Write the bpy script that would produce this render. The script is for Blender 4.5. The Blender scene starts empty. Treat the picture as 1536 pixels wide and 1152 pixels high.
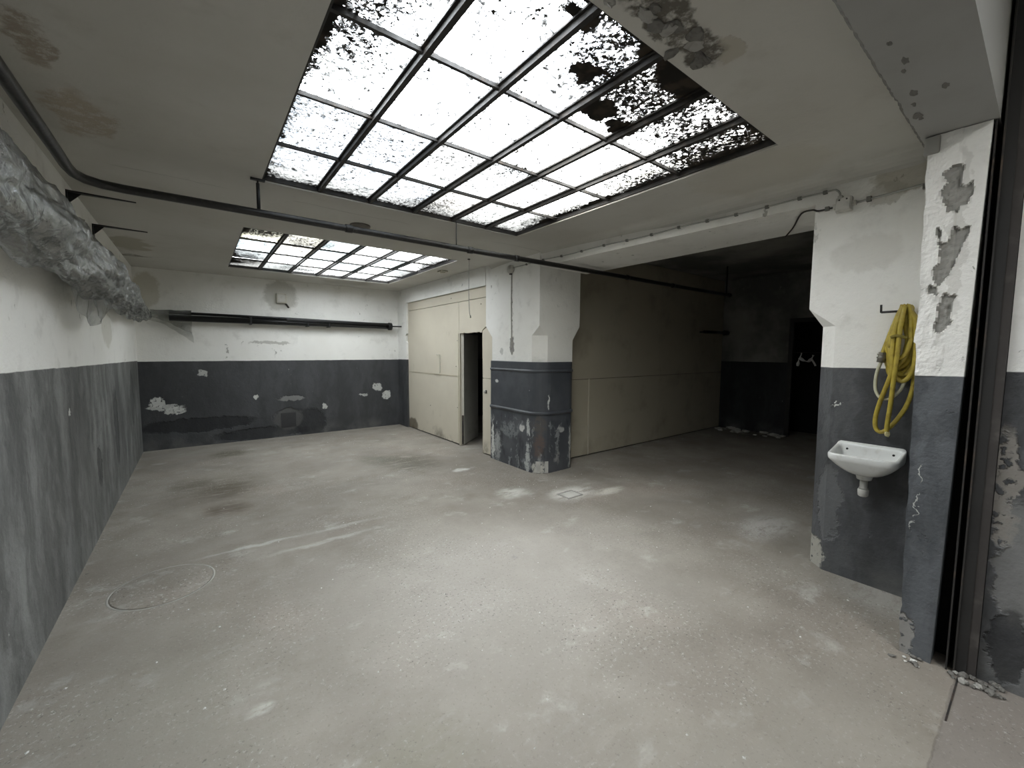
import bpy, bmesh, math, random
from mathutils import Vector, Matrix, noise
random.seed(7)
S = bpy.context.scene
COL = S.collection
R = math.radians

# ------------------------------------------------------------------ camera
cam_d = bpy.data.cameras.new('camera'); cam = bpy.data.objects.new('camera', cam_d); COL.objects.link(cam)
FPX, YAW, PITCH, ROLL = 617.85, 0.6536, 0.0790, 0.00485
fw = Vector((math.sin(YAW)*math.cos(PITCH), math.cos(YAW)*math.cos(PITCH), -math.sin(PITCH)))
rt = Vector((math.cos(YAW), -math.sin(YAW), 0)); up = rt.cross(fw)
c_, s_ = math.cos(ROLL), math.sin(ROLL)
r2 = c_*rt + s_*up; u2 = -s_*rt + c_*up
m = Matrix((r2, u2, -fw)).transposed().to_4x4(); m.translation = Vector((0, 0, 1.55))
cam.matrix_world = m
cam_d.sensor_fit = 'HORIZONTAL'; cam_d.sensor_width = 36.0; cam_d.lens = 36.0*FPX/1536.0
cam_d.clip_start = 0.02; cam_d.clip_end = 200
S.camera = cam

# ------------------------------------------------------------------ sky, portals, exposure
w = bpy.data.worlds.new('overcast_sky'); S.world = w; w.use_nodes = True
nt = w.node_tree; nt.nodes.clear()
wo = nt.nodes.new('ShaderNodeOutputWorld'); bg = nt.nodes.new('ShaderNodeBackground')
tc = nt.nodes.new('ShaderNodeTexCoord'); sp = nt.nodes.new('ShaderNodeSeparateXYZ')
mx = nt.nodes.new('ShaderNodeMath'); mx.operation = 'MAXIMUM'; mx.inputs[1].default_value = 0.0
# overcast sky, a little brighter towards the zenith
ml = nt.nodes.new('ShaderNodeMath'); ml.operation = 'MULTIPLY_ADD'; ml.inputs[1].default_value = 0.30; ml.inputs[2].default_value = 0.70
ns = nt.nodes.new('ShaderNodeTexNoise'); ns.inputs['Scale'].default_value = 2.2; ns.inputs['Detail'].default_value = 3
cr = nt.nodes.new('ShaderNodeValToRGB')
cr.color_ramp.elements[0].position = .35; cr.color_ramp.elements[0].color = (.915, .95, .985, 1)
cr.color_ramp.elements[1].position = .65; cr.color_ramp.elements[1].color = (.98, .985, .965, 1)
SKY = 31.5
ms = nt.nodes.new('ShaderNodeMath'); ms.operation = 'MULTIPLY'; ms.inputs[1].default_value = SKY
L = nt.links.new
L(tc.outputs['Generated'], sp.inputs[0]); L(sp.outputs['Z'], mx.inputs[0]); L(mx.outputs[0], ml.inputs[0])
L(ml.outputs[0], ms.inputs[0]); L(ms.outputs[0], bg.inputs['Strength'])
L(tc.outputs['Generated'], ns.inputs['Vector']); L(ns.outputs['Fac'], cr.inputs[0]); L(cr.outputs[0], bg.inputs['Color'])
L(bg.outputs[0], wo.inputs[0])

ZC = 2.77                       # ceiling height
SK1 = (0.43, 2.78, 1.06, 3.56)  # skylight openings x0,x1,y0,y1
SK2 = (0.43, 2.87, 4.97, 7.50)
for (x0, x1, y0, y1) in (SK1, SK2):
    ld = bpy.data.lights.new('sky_portal', 'AREA'); ld.shape = 'RECTANGLE'; ld.size = x1-x0; ld.size_y = y1-y0
    ld.cycles.is_portal = True
    lo = bpy.data.objects.new('sky_portal', ld); COL.objects.link(lo); lo.location = ((x0+x1)/2, (y0+y1)/2, 2.95)
# added unseen ceiling opening behind the camera, gives fill to post and near wall
ld = bpy.data.lights.new('sky_portal', 'AREA'); ld.shape = 'RECTANGLE'; ld.size = 1.6; ld.size_y = .6; ld.cycles.is_portal = True
lo = bpy.data.objects.new('sky_portal', ld); COL.objects.link(lo); lo.location = (1.1, -1.6, 3.62)

S.view_settings.view_transform = 'Standard'; S.view_settings.look = 'None'
S.view_settings.exposure = 0.0; S.view_settings.gamma = 1.0; S.view_settings.use_curve_mapping = False
S.cycles.max_bounces = 12; S.cycles.diffuse_bounces = 4; S.cycles.glossy_bounces = 4
S.cycles.transparent_max_bounces = 12; S.cycles.transmission_bounces = 6
S.cycles.use_denoising = True
S.cycles.sample_clamp_indirect = 8.0
try: S.cycles.use_light_tree = True
except Exception: pass

# ------------------------------------------------------------------ node helper
class G:
    def __init__(s, name):
        s.m = bpy.data.materials.new(name); s.m.use_nodes = True; s.t = s.m.node_tree; s.t.nodes.clear()
        s.out = s.n('ShaderNodeOutputMaterial')
        s.pos = s.n('ShaderNodeNewGeometry').outputs['Position']
    def n(s, k): return s.t.nodes.new(k)
    def put(s, sock, v):
        if v is None: return
        if isinstance(v, bpy.types.NodeSocket): s.t.links.new(v, sock)
        elif isinstance(v, (tuple, list)):
            d = list(v)
            if sock.type == 'RGBA' and len(d) == 3: d.append(1)
            sock.default_value = d
        else: sock.default_value = v
    def math(s, op, a, b=None, c=None, clamp=False):
        n = s.n('ShaderNodeMath'); n.operation = op; n.use_clamp = clamp
        for i, v in enumerate((a, b, c)): s.put(n.inputs[i], v)
        return n.outputs[0]
    def vm(s, op, a, b=None, scale=None):
        n = s.n('ShaderNodeVectorMath'); n.operation = op; s.put(n.inputs[0], a); s.put(n.inputs[1], b)
        if scale is not None: s.put(n.inputs['Scale'], scale)
        return n.outputs['Value'] if op in ('LENGTH', 'DISTANCE', 'DOT_PRODUCT') else n.outputs['Vector']
    def noise(s, scale, detail=4, rough=.55, vec=None, dist=0, color=False):
        n = s.n('ShaderNodeTexNoise'); s.put(n.inputs['Vector'], vec or s.pos)
        n.inputs['Scale'].default_value = scale; n.inputs['Detail'].default_value = detail
        n.inputs['Roughness'].default_value = rough; n.inputs['Distortion'].default_value = dist
        return n.outputs['Color' if color else 'Fac']
    def voro(s, scale, vec=None, feat='F1', out='Distance'):
        n = s.n('ShaderNodeTexVoronoi'); n.feature = feat; s.put(n.inputs['Vector'], vec or s.pos); n.inputs['Scale'].default_value = scale
        return n.outputs[out]
    def ramp(s, f, a, b, va=0., vb=1.):      # smooth remap a..b -> va..vb, clamped
        n = s.n('ShaderNodeMapRange'); n.interpolation_type = 'SMOOTHSTEP'
        s.put(n.inputs[0], f); n.inputs[1].default_value = a; n.inputs[2].default_value = b
        n.inputs[3].default_value = va; n.inputs[4].default_value = vb
        return n.outputs[0]
    def mix(s, f, a, b, mode='MIX'):
        n = s.n('ShaderNodeMix'); n.data_type = 'RGBA'; n.blend_type = mode
        s.put(n.inputs[0], f); s.put(n.inputs[6], a); s.put(n.inputs[7], b); return n.outputs[2]
    def mul(s, a, b): return s.math('MULTIPLY', a, b)
    def mx(s, *a):
        r = a[0]
        for b in a[1:]: r = s.math('MAXIMUM', r, b)
        return r
    def xyz(s, v=None):
        n = s.n('ShaderNodeSeparateXYZ'); s.put(n.inputs[0], v or s.pos); return n.outputs
    def scl(s, v3, vec=None): return s.vm('MULTIPLY', vec or s.pos, v3)
    def warp(s, scale, amt, detail=3):
        n = s.noise(scale, detail, color=True); n = s.vm('SUBTRACT', n, (.5, .5, .5)); n = s.vm('SCALE', n, scale=amt)
        return s.vm('ADD', s.pos, n)
    def blob(s, c, r, soft=.5, vec=None):    # 1 inside an ellipsoid, 0 outside
        d = s.vm('SUBTRACT', vec or s.pos, c); d = s.vm('DIVIDE', d, r); d = s.vm('LENGTH', d)
        return s.ramp(d, 1-soft, 1, 1, 0)
    def bump(s, h, strength=.4, dist=.01, normal=None):
        n = s.n('ShaderNodeBump'); s.put(n.inputs['Height'], h); n.inputs['Strength'].default_value = strength
        n.inputs['Distance'].default_value = dist; s.put(n.inputs['Normal'], normal); return n.outputs[0]
    def bsdf(s, col, rough=.8, metal=0., normal=None, spec=.3, **kw):
        n = s.n('ShaderNodeBsdfPrincipled'); s.put(n.inputs['Base Color'], col); s.put(n.inputs['Roughness'], rough)
        s.put(n.inputs['Metallic'], metal); s.put(n.inputs['Normal'], normal); s.put(n.inputs['Specular IOR Level'], spec)
        for k, v in kw.items(): s.put(n.inputs[k], v)
        return n.outputs[0]
    def done(s, sh): s.t.links.new(sh, s.out.inputs[0]); return s.m

def paint_wall(name, dark=(.052, .054, .057), streak=.35, white=(.84, .835, .80), grime=.35, z0=1.455, k=-.011, chips=(), wblobs=(), wstain=.3, light_streaks=0.):
    g = G(name); x, y, z = g.xyz()[0], g.xyz()[1], g.xyz()[2]
    line = g.math('MULTIPLY_ADD', y, k, z0)
    wob = g.math('MULTIPLY_ADD', g.noise(6, 3), .012, -.006)
    m_dark = g.ramp(g.math('SUBTRACT', g.math('ADD', z, wob), line), -.003, .003, 1, 0)
    big = g.noise(.9, 5, .6); mid = g.noise(5, 6, .62); fine = g.noise(45, 4, .6)
    wp = g.vm('ADD', g.warp(9, .14, 5), g.vm('SUBTRACT', g.warp(34, .05, 3), g.pos))
    # white paint: dirty yellow-grey clouds, scratches, flaked spots
    wc = g.mix(g.ramp(big, .38, .7, 0, grime), white, (.68, .665, .605))
    wc = g.mix(g.ramp(mid, .52, .78, 0, wstain), wc, (.37, .36, .32))
    flake = g.mul(g.ramp(g.noise(11, 5, .65, vec=g.scl((1, 1, .8))), .64, .67), g.ramp(g.noise(1.7, 2), .5, .62))
    wc = g.mix(g.mul(flake, .8), wc, (.36, .355, .32))
    for (c, r, col, a) in wblobs: wc = g.mix(g.mul(g.blob(c, r, .25, wp), a), wc, col)
    # dark lower paint
    sv = g.noise(4.5, 6, .66, vec=g.scl((1, 1, .22), g.warp(3, .3, 4)))
    sv2 = g.noise(1.6, 4, .6, vec=g.scl((1, 1, .35)))
    dc = g.mix(g.ramp(sv, .35, .72, 0, streak), dark, tuple(min(1, v*3.2+.03) for v in dark))
    dc = g.mix(g.ramp(sv2, .4, .7, 0, streak), dc, tuple(v*.55 for v in dark))
    if light_streaks:
        ls = g.ramp(g.noise(2.6, 6, .66, vec=g.scl((1, 1, .16), g.warp(2.5, .25, 4))), .52, .68)
        dc = g.mix(g.mul(ls, light_streaks), dc, (.27, .28, .275))
    scr = g.mul(g.ramp(g.noise(22, 6, .7, vec=g.scl((1, 1, .5))), .68, .7), g.ramp(g.noise(2.1, 2), .52, .6))
    dc = g.mix(g.mul(scr, .55), dc, (.5, .51, .49))
    low = g.mul(g.ramp(z, .0, .28, 1, 0), g.ramp(g.noise(3, 4), .4, .7))
    dc = g.mix(g.mul(low, .45), dc, (.2, .2, .19))
    chip = None
    for (c, r, col, a) in chips:
        b = g.blob(c, r, .22, wp)
        b = g.mul(b, g.ramp(g.noise(26, 4, .6), .36, .44)) if a > .6 else b
        dc = g.mix(g.mul(b, a), dc, col); chip = b if chip is None else g.mx(chip, b)
    col = g.mix(m_dark, wc, dc)
    h = g.math('ADD', g.mul(mid, .6), g.mul(fine, .22)); h = g.math('SUBTRACT', h, g.mul(g.mx(flake, scr), .5))
    if chip is not None: h = g.math('SUBTRACT', h, g.mul(chip, .6))
    nrm = g.bump(h, .8, .02)
    rough = g.mix(m_dark, (.85,)*3, (.5,)*3)
    return g.done(g.bsdf(col, g.math('MULTIPLY_ADD', m_dark, -.3, .88), 0, nrm))

CH = (.62, .63, .60)
BK = (.012, .013, .015)
BR = (.30, .27, .21)
M = {}
M['wall_left'] = paint_wall('paint_wall_left', dark=(.105, .107, .104), streak=.62, z0=1.472, k=-.011, light_streaks=.36, grime=.3,
    chips=(((-.7, 4.04, 1.11), (.05, .05, .025), CH, .9), ((-.7, 4.92, .54), (.05, .12, .2), BK, .5), ((-.7, 5.96, .74), (.1, .16, .45), BK, .45), ((-.7, 7.4, .9), (.1, .2, .4), BK, .4)),
    wblobs=(((-.7, 5.8, 1.75), (.1, .35, .2), (.52, .5, .42), .5),))
M['wall_back'] = paint_wall('paint_wall_back', dark=(.052, .054, .057), streak=.2, z0=1.37, k=0,
    chips=(((-.5, 8.3, .74), (.11, .1, .09), CH, .95), ((-.3, 8.3, .6), (.16, .1, .07), CH, .9), ((-.42, 8.3, .66), (.25, .1, .05), CH, .8), ((.08, 8.3, 1.18), (.07, .1, .06), CH, .7), ((.8, 8.3, .73), (.035, .1, .06), CH, .95),
           ((1.34, 8.3, .69), (.25, .1, .05), (.3, .3, .29), .6), ((3.09, 8.3, .65), (.1, .1, .1), CH, .95), ((2.9, 8.3, .82), (.1, .1, .09), CH, .75), ((2.62, 8.3, .67), (.1, .1, .03), CH, .7), ((1.89, 8.3, .5), (.05, .1, .06), CH, .8),
           ((.0, 8.3, .34), (.85, .1, .13), BK, .6), ((.9, 8.3, .1), (.8, .1, .12), BK, .45), ((1.65, 8.3, .2), (.3, .1, .3), BK, .5), ((1.28, 8.3, .32), (.26, .1, .22), (.11, .11, .105), .55)),
    wblobs=(((1.23, 8.3, 2.5), (.3, .1, .3), (.4, .39, .34), .6), ((1.03, 8.3, 1.68), (.35, .1, .03), (.34, .33, .29), .6), ((-.55, 8.3, 2.45), (.18, .1, .3), (.5, .47, .38), .6)))
M['wall_right'] = paint_wall('paint_wall_right', dark=(.052, .054, .057), streak=.3, z0=1.425, k=-.006,
    wblobs=(((3.37, 4.405, 2.1), (.1, .012, .5), (.4, .39, .36), .5), ((3.37, 4.4, 1.62), (.1, .05, .12), (.2, .19, .18), .8), ((3.37, 4.62, 1.55), (.1, .05, .04), (.3, .3, .27), .5)))
M['pillar'] = paint_wall('paint_pillar', dark=(.055, .057, .060), streak=.45, z0=1.45, k=0,
    chips=(((3.5, .9, 1.22), (.1, .012, .012), CH, 1), ((3.5, .87, 1.195), (.1, .02, .012), CH, 1), ((3.5, .89, 1.195), (.1, .008, .012), CH, 1), ((3.54, .98, .1), (.12, .1, .13), (.42, .41, .36), .95), ((3.5, .9, .5), (.1, .09, .3), (.16, .165, .165), .5)),
    wblobs=(((3.5, .78, 2.2), (.1, .2, .14), (.5, .48, .42), .25), ((3.5, .6, 2.64), (.1, .2, .12), (.42, .39, .31), .7), ((3.5, .7, 2.56), (.1, .12, .06), (.38, .36, .3), .5)))
M['post'] = paint_wall('paint_post', dark=(.062, .067, .073), streak=.5, z0=1.44, k=0,
    chips=(((2.85, .366, .95), (.1, .004, .05), CH, .8), ((2.85, .364, .8), (.1, .004, .07), CH, .8), ((2.85, .362, .68), (.1, .004, .03), CH, .8), ((2.83, .38, .1), (.1, .05, .14), (.35, .34, .32), .8)),
    wblobs=(((2.85, .30, 2.1), (.1, .03, .5), (.5, .49, .45), .4),))
M['wall_near'] = paint_wall('paint_wall_near', dark=(.06, .062, .065), streak=.9, z0=1.47, k=0, light_streaks=.35, grime=.5,
    chips=(((2.9, .09, .95), (.1, .05, .3), (.3, .28, .25), .75), ((2.9, .02, .6), (.1, .08, .35), (.22, .22, .21), .55), ((2.9, .03, .2), (.1, .06, .2), BK, .6)))
M['far'] = paint_wall('paint_far_room_shaded', dark=(.018, .019, .021), streak=.3, z0=1.37, k=0, white=(.13, .13, .12))  # same wall paint, darkened to put the far room's dimness into its colour

def mat_ceiling():
    g = G('plaster_ceiling'); wp = g.warp(5, .35, 5)
    c = g.mix(g.ramp(g.noise(.7, 5, .6), .35, .7, 0, .55), (.57, .56, .52), (.43, .415, .365))
    c = g.mix(g.ramp(g.noise(4, 6, .62), .55, .78, 0, .35), c, (.36, .345, .30))
    fl = None
    for (p, r, col, a) in (((-.45, 3.2, ZC), (.14, .32, .2), (.40, .34, .26), .75), ((-.47, 2.55, ZC), (.1, .2, .2), (.30, .25, .19), .8), ((-.55, 6.6, ZC), (.2, .5, .2), (.34, .31, .24), .7), ((-.6, 7.35, ZC), (.18, .1, .2), (.16, .15, .12), .8),
                           ((1.5, .93, ZC), (.34, .085, .2), (.12, .11, .09), .95), ((1.75, .87, ZC), (.14, .05, .2), (.42, .39, .32), .7), ((3.1, 1.3, ZC), (.4, .5, .2), (.5, .47, .4), .4), ((2.2, 7.8, ZC), (.5, .25, .2), (.36, .35, .3), .4)):
        b = g.blob(p, r, .3, wp)
        if a > .74: b = g.mul(b, g.ramp(g.noise(14, 5, .7), .33, .55))
        c = g.mix(g.mul(b, a), c, col); fl = b if fl is None else g.mx(fl, b)
    # hairline cracks
    cx = g.math('ABSOLUTE', g.math('SUBTRACT', g.xyz(g.warp(3, .1, 4))[1], 3.86))
    crack = g.mul(g.ramp(cx, 0, .006, 1, 0), g.ramp(g.noise(2.2, 2), .42, .5))
    c = g.mix(g.mul(crack, .6), c, (.16, .15, .13))
    h = g.math('SUBTRACT', g.math('ADD', g.mul(g.noise(4, 6, .6), .7), g.mul(g.noise(60, 3), .12)), g.math('ADD', g.mul(fl, .5), crack))
    return g.done(g.bsdf(c, .9, 0, g.bump(h, .5, .015), spec=.2))
M['ceiling'] = mat_ceiling()

def mat_floor():
    g = G('worn_concrete'); x, y, z = g.xyz()[0], g.xyz()[1], g.xyz()[2]
    wp = g.warp(1.6, .5, 5); wf = g.warp(7, .12, 4)
    base = g.mix(g.ramp(g.noise(.8, 6, .6), .36, .66), (.235, .212, .182), (.31, .286, .248))
    base = g.mix(g.ramp(g.noise(2.3, 6, .65, vec=g.scl((1, 1.15, 1), wp)), .44, .74, 0, .6), base, (.195, .175, .145))
    base = g.mix(g.ramp(g.noise(.55, 3, vec=g.scl((1, 1, 1), wp)), .52, .7, 0, .3), base, (.40, .34, .29))
    base = g.mix(g.ramp(g.noise(3.4, 5, .65, vec=g.scl((.8, 1.1, 1), wf)), .56, .74, 0, .6), base, (.46, .45, .415))
    # stains in the concrete; broad near ones also paint in the foreground dimness
    for (p, r, col, a) in (((.34, 7.4, 0), (.35, .3, 1), (.10, .09, .06), .85), ((.2, 5.5, 0), (.34, .45, 1), (.075, .06, .04), .85), ((.18, 4.8, 0), (.3, .28, 1), (.10, .075, .05), .75), ((-.1, 5.9, 0), (.3, .35, 1), (.13, .115, .09), .75), ((.15, 5.6, 0), (.7, .9, 1), (.15, .13, .10), .55),
                           ((2.3, 5.4, 0), (.6, .8, 1), (.12, .11, .085), .85), ((1.95, 5.8, 0), (.35, .4, 1), (.13, .125, .1), .65), ((2.7, 3.5, 0), (.25, .2, 1), (.6, .6, .55), .8), ((3.2, 3.1, 0), (.42, .26, 1), (.62, .61, .57), .85), ((3.6, 2.9, 0), (.3, .12, 1), (.64, .62, .55), .8),
                           ((2.7, 4.6, 0), (.18, .1, 1), (.66, .66, .62), .8), ((.75, 3.5, 0), (.55, .05, 1), (.5, .49, .455), .5), ((1.0, 3.72, 0), (.5, .04, 1), (.48, .47, .44), .45), ((.3, 3.75, 0), (.5, .04, 1), (.58, .58, .55), .5), ((.16, 1.98, 0), (.06, .05, 1), (.68, .68, .64), .8),
                           ((1.85, 2.36, 0), (.045, .035, 1), (.12, .11, .1), .75), ((4.0, 1.45, 0), (.5, .25, 1), (.54, .53, .5), .6), ((.5, 1.3, 0), (.5, .35, 1), (.21, .2, .15), .5), ((1.2, 1.0, 0), (.5, .3, 1), (.24, .22, .19), .6), ((1.3, .45, 0), (1.6, .55, 1), (.25, .235, .205), .55), ((-.2, 2.0, 0), (.6, 1.4, 1), (.25, .235, .20), .6), ((3.4, .55, 0), (.3, .35, 1), (.5, .5, .47), .35), ((8.4, 3.4, 0), (.9, .7, 1), (.06, .055, .05), .7)):
        b = g.blob(p, r, .75, wf); b = g.mul(b, g.ramp(g.noise(9, 6, .68, vec=g.scl((.45, 1.5, 1))), .30, .54))
        base = g.mix(g.mul(b, a), base, col)
    base = g.mix(g.mul(g.blob((1.75, 2.25, 0), (1.9, 1.5, 1), .9, g.warp(1.2, .9, 5)), .45), base, (.50, .485, .45))   # skylight's bright pool painted into the floor, blended with pale wear
    # beyond the gate track the slab is darker and rougher
    thr = g.ramp(g.math('ADD', y, g.mul(g.noise(14, 3), .02)), .185, .195, 1, 0)
    base = g.mix(g.mul(thr, .65), base, (.2, .18, .165))
    # aggregate specks
    sp1 = g.ramp(g.noise(48, 4, .75), .56, .66); sp2 = g.ramp(g.noise(55, 4, .75), .34, .43, 1, 0)
    near = g.ramp(g.noise(1.1, 3), .42, .6)
    base = g.mix(g.mul(sp1, g.math('MULTIPLY_ADD', near, .55, .15)), base, (.52, .51, .47))
    base = g.mix(g.mul(sp2, g.math('MULTIPLY_ADD', near, .6, .35)), base, (.13, .12, .105))
    pit = g.mul(g.ramp(g.noise(17, 4, .6), .70, .73), g.ramp(g.noise(1.3, 2), .46, .56))
    base = g.mix(g.mul(pit, .8), base, (.11, .1, .09))
    wh = g.ramp(g.voro(9, out='Distance'), .018, .03, 1, 0)
    base = g.mix(g.mul(wh, g.ramp(g.noise(3.3, 2), .5, .56)), base, (.72, .72, .7))
    h = g.math('ADD', g.mul(g.noise(3, 7, .6), .9), g.mul(g.noise(80, 3, .7), .14)); h = g.math('SUBTRACT', h, g.mul(g.mx(pit, thr), .4))
    rough = g.ramp(g.noise(2.5, 5), .35, .7, .55, .85)
    return g.done(g.bsdf(base, rough, 0, g.bump(h, .7, .015), spec=.35))
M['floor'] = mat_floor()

def simple(name, col, rough=.6, metal=0., var=.25, scale=12, bump=.15, dark=None, spec=.4, thr=(.5, .75), **kw):
    g = G(name); d = dark or tuple(v*.45 for v in col)
    n = g.noise(scale, 5, .6)
    c = g.mix(g.ramp(n, thr[0], thr[1], 0, var), col, d)
    return g.done(g.bsdf(c, rough, metal, g.bump(n, bump, .006), spec=spec, **kw))
M['black_steel'] = simple('black_painted_steel', (.018, .018, .018), .42, 0, .5, 20, .2, dark=(.06, .045, .035))
M['pipe'] = simple('dusty_dark_pipe', (.022, .021, .02), .33, .2, .6, 30, .2, dark=(.06, .055, .05), spec=.5)
M['heater'] = simple('black_heater_tube', (.008, .008, .008), .35, 0, .3, 10, .1)
M['rust_steel'] = simple('old_dark_steel', (.04, .038, .036), .6, .3, .8, 9, .4, dark=(.11, .08, .06))
M['black_void'] = simple('recess_darkness', (.008, .008, .008), .9, 0, .2, 5)  # near-black colour that paints in the darkness of slots, holes and recesses
M['bar'] = simple('glazing_bar_black', (.022, .02, .018), .6, 0, .6, 18, .3, dark=(.07, .05, .035))
M['cable'] = simple('painted_cable', (.42, .42, .39), .6, 0, .5, 25, .2, dark=(.2, .19, .17))
M['bakelite'] = simple('painted_box', (.52, .51, .47), .5, 0, .5, 18, .2)
M['hose'] = simple('yellow_hose', (.43, .335, .05), .42, 0, .7, 22, .12, dark=(.24, .17, .025), thr=(.42, .7), spec=.5)
M['hose_pale'] = simple('pale_hose_end', (.5, .49, .36), .4, 0, .4, 22, .1, spec=.5)
M['brass'] = simple('dull_coupling', (.2, .19, .16), .4, .6, .4, 30, .2)
M['debris'] = simple('plaster_crumbs', (.62, .62, .59), .9, 0, .6, 40, .3)
M['rubble'] = simple('rubble_grey', (.17, .165, .15), .9, 0, .7, 25, .6, dark=(.08, .075, .07))
M['litter'] = simple('dead_leaves', (.05, .038, .025), .9, 0, .6, 40, .1, dark=(.11, .05, .04))
M['pendant'] = simple('grey_ceiling_rose', (.16, .145, .125), .6, 0, .5, 22, .3)
M['cream_box'] = simple('old_cream_plastic', (.48, .46, .38), .5, 0, .4, 20, .2)
M['plaster_patch'] = simple('bare_render', (.34, .335, .31), .95, 0, .6, 14, .6, dark=(.2, .19, .17))
M['concrete_patch'] = simple('smooth_concrete_patch', (.37, .362, .335), .75, 0, .6, 6, .3, dark=(.27, .26, .235), thr=(.4, .7))
M['pale_cement'] = simple('pale_cement', (.52, .515, .48), .85, 0, .6, 9, .4, dark=(.33, .32, .29), thr=(.4, .65))

def mat_board():
    g = G('cream_board'); z = g.xyz()[2]
    c = g.mix(g.ramp(g.noise(1.3, 5, .6), .35, .7, 0, .5), (.60, .555, .455), (.52, .475, .385))
    c = g.mix(g.ramp(g.noise(7, 6, .65, vec=g.scl((1, 1, .5))), .6, .8, 0, .35), c, (.36, .32, .24))
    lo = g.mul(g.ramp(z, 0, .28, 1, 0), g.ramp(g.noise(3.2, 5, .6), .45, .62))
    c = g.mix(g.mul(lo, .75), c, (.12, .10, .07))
    wp = g.warp(8, .1, 4)
    c = g.mix(g.mul(g.blob((3.4, 7.7, .08), (.1, .28, .16), .3, wp), .8), c, (.1, .08, .05))
    c = g.mix(g.mul(g.blob((4.4, 4.13, .2), (.26, .2, .32), .6, wp), .85), c, (.08, .07, .05))
    return g.done(g.bsdf(c, .7, 0, g.bump(g.noise(5, 5), .2, .008), spec=.3))
M['board'] = mat_board()
M['board_shaded'] = simple('shaded_cream_board', (.42, .385, .30), .75, 0, .7, 2.5, .2, dark=(.30, .27, .2))  # the cream board again, with the side bay's shade put into its colour
M['door_paint'] = simple('grey_white_door', (.42, .42, .385), .6, 0, .5, 5, .15, dark=(.25, .24, .2))

def mat_clad():
    g = G('chipped_dark_cladding'); wp = g.warp(10, .14, 5); z = g.xyz()[2]
    c = g.mix(g.ramp(g.noise(3, 5, .6), .4, .7, 0, .7), (.058, .063, .072), (.10, .105, .115))
    lowm = g.ramp(z, .6, .78, 1, 0)
    st = g.mul(g.ramp(g.noise(7, 6, .68, vec=g.scl((1, 1, .35))), .54, .62), lowm)
    c = g.mix(g.mul(st, .6), c, (.02, .022, .025))
    sw = g.mul(g.ramp(g.noise(8, 6, .66, vec=g.scl((1, 1, .3), wp)), .57, .64), lowm)
    c = g.mix(g.mul(sw, .55), c, (.34, .36, .36))
    for (p, r, col, a) in (((3.43, 3.9, .36), (.11, .11, .2), (.105, .075, .062), .75), ((3.43, 3.9, .62), (.11, .11, .14), (.09, .08, .07), .7), ((3.43, 3.9, .07), (.12, .12, .11), (.5, .49, .44), .95), ((3.35, 4.02, .55), (.03, .035, .2), (.55, .57, .55), .8), ((3.35, 4.03, .15), (.04, .05, .3), (.5, .52, .5), .75),
                           ((3.36, 4.82, .3), (.05, .045, .36), (.62, .63, .6), .9), ((3.36, 4.7, .2), (.05, .1, .3), (.4, .41, .4), .6), ((3.36, 4.72, 1.14), (.04, .06, .03), (.62, .63, .6), .9), ((3.36, 4.14, .56), (.05, .07, .05), (.6, .6, .58), .9),
                           ((3.51, 3.84, .9), (.02, .03, .12), (.6, .62, .6), .9), ((3.36, 4.0, .95), (.02, .015, .14), (.5, .52, .5), .7), ((3.9, 3.85, .3), (.035, .1, .36), (.58, .59, .56), .85), ((3.72, 3.83, .55), (.1, .04, .06), (.5, .5, .48), .75), ((3.65, 3.83, .2), (.06, .04, .15), (.3, .3, .29), .7), ((3.37, 4.4, .5), (.05, .3, .14), (.26, .28, .28), .5)):
        b = g.mul(g.blob(p, r, .35, wp), g.ramp(g.noise(20, 5, .65), .36, .5)); c = g.mix(g.mul(b, a), c, col)
    h = g.math('ADD', g.noise(9, 6, .6), g.mul(sw, .4))
    return g.done(g.bsdf(c, .42, 0, g.bump(h, .35, .008), spec=.5))
M['clad'] = mat_clad()

def mat_ceramic():
    g = G('stained_white_ceramic'); n = g.noise(16, 5, .65)
    c = g.mix(g.ramp(n, .5, .75, 0, .45), (.70, .71, .69), (.42, .40, .36))
    return g.done(g.bsdf(c, .18, 0, g.bump(n, .08, .003), spec=.6))
M['ceramic'] = mat_ceramic()

def mat_plastic():
    g = G('crumpled_polythene'); n = g.noise(14, 6, .7); n2 = g.noise(4, 4, .6)
    tr = g.n('ShaderNodeBsdfTransparent'); tr.inputs[0].default_value = (.80, .805, .79, 1)
    nb = g.bump(g.math('ADD', g.voro(8, vec=g.scl((1, .38, 1), g.warp(6, .2, 3))), g.mul(n, .5)), .9, .03)
    gl = g.n('ShaderNodeBsdfGlossy'); gl.inputs[0].default_value = (.9, .92, .92, 1); gl.inputs['Roughness'].default_value = .16; g.put(gl.inputs['Normal'], nb)
    di = g.n('ShaderNodeBsdfDiffuse'); g.put(di.inputs[0], (.15, .15, .14)); g.put(di.inputs['Normal'], nb)
    tl = g.n('ShaderNodeBsdfTranslucent'); tl.inputs[0].default_value = (.16, .165, .16, 1)
    lw = g.n('ShaderNodeLayerWeight'); lw.inputs[0].default_value = .35; g.put(lw.inputs['Normal'], nb)
    def mixs(f, a, b):
        m_ = g.n('ShaderNodeMixShader'); g.put(m_.inputs[0], f); g.put(m_.inputs[1], a); g.put(m_.inputs[2], b); return m_.outputs[0]
    body = mixs(.35, di.outputs[0], tl.outputs[0])
    f1 = g.math('ADD', g.mul(lw.outputs['Facing'], .35), g.ramp(n2, .35, .65, .04, .28), clamp=True)
    sh = mixs(f1, tr.outputs[0], body)
    sh = mixs(g.math('MULTIPLY_ADD', lw.outputs['Fresnel'], .35, .04, clamp=True), sh, gl.outputs[0])
    return g.done(sh)
M['plastic'] = mat_plastic()

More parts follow.
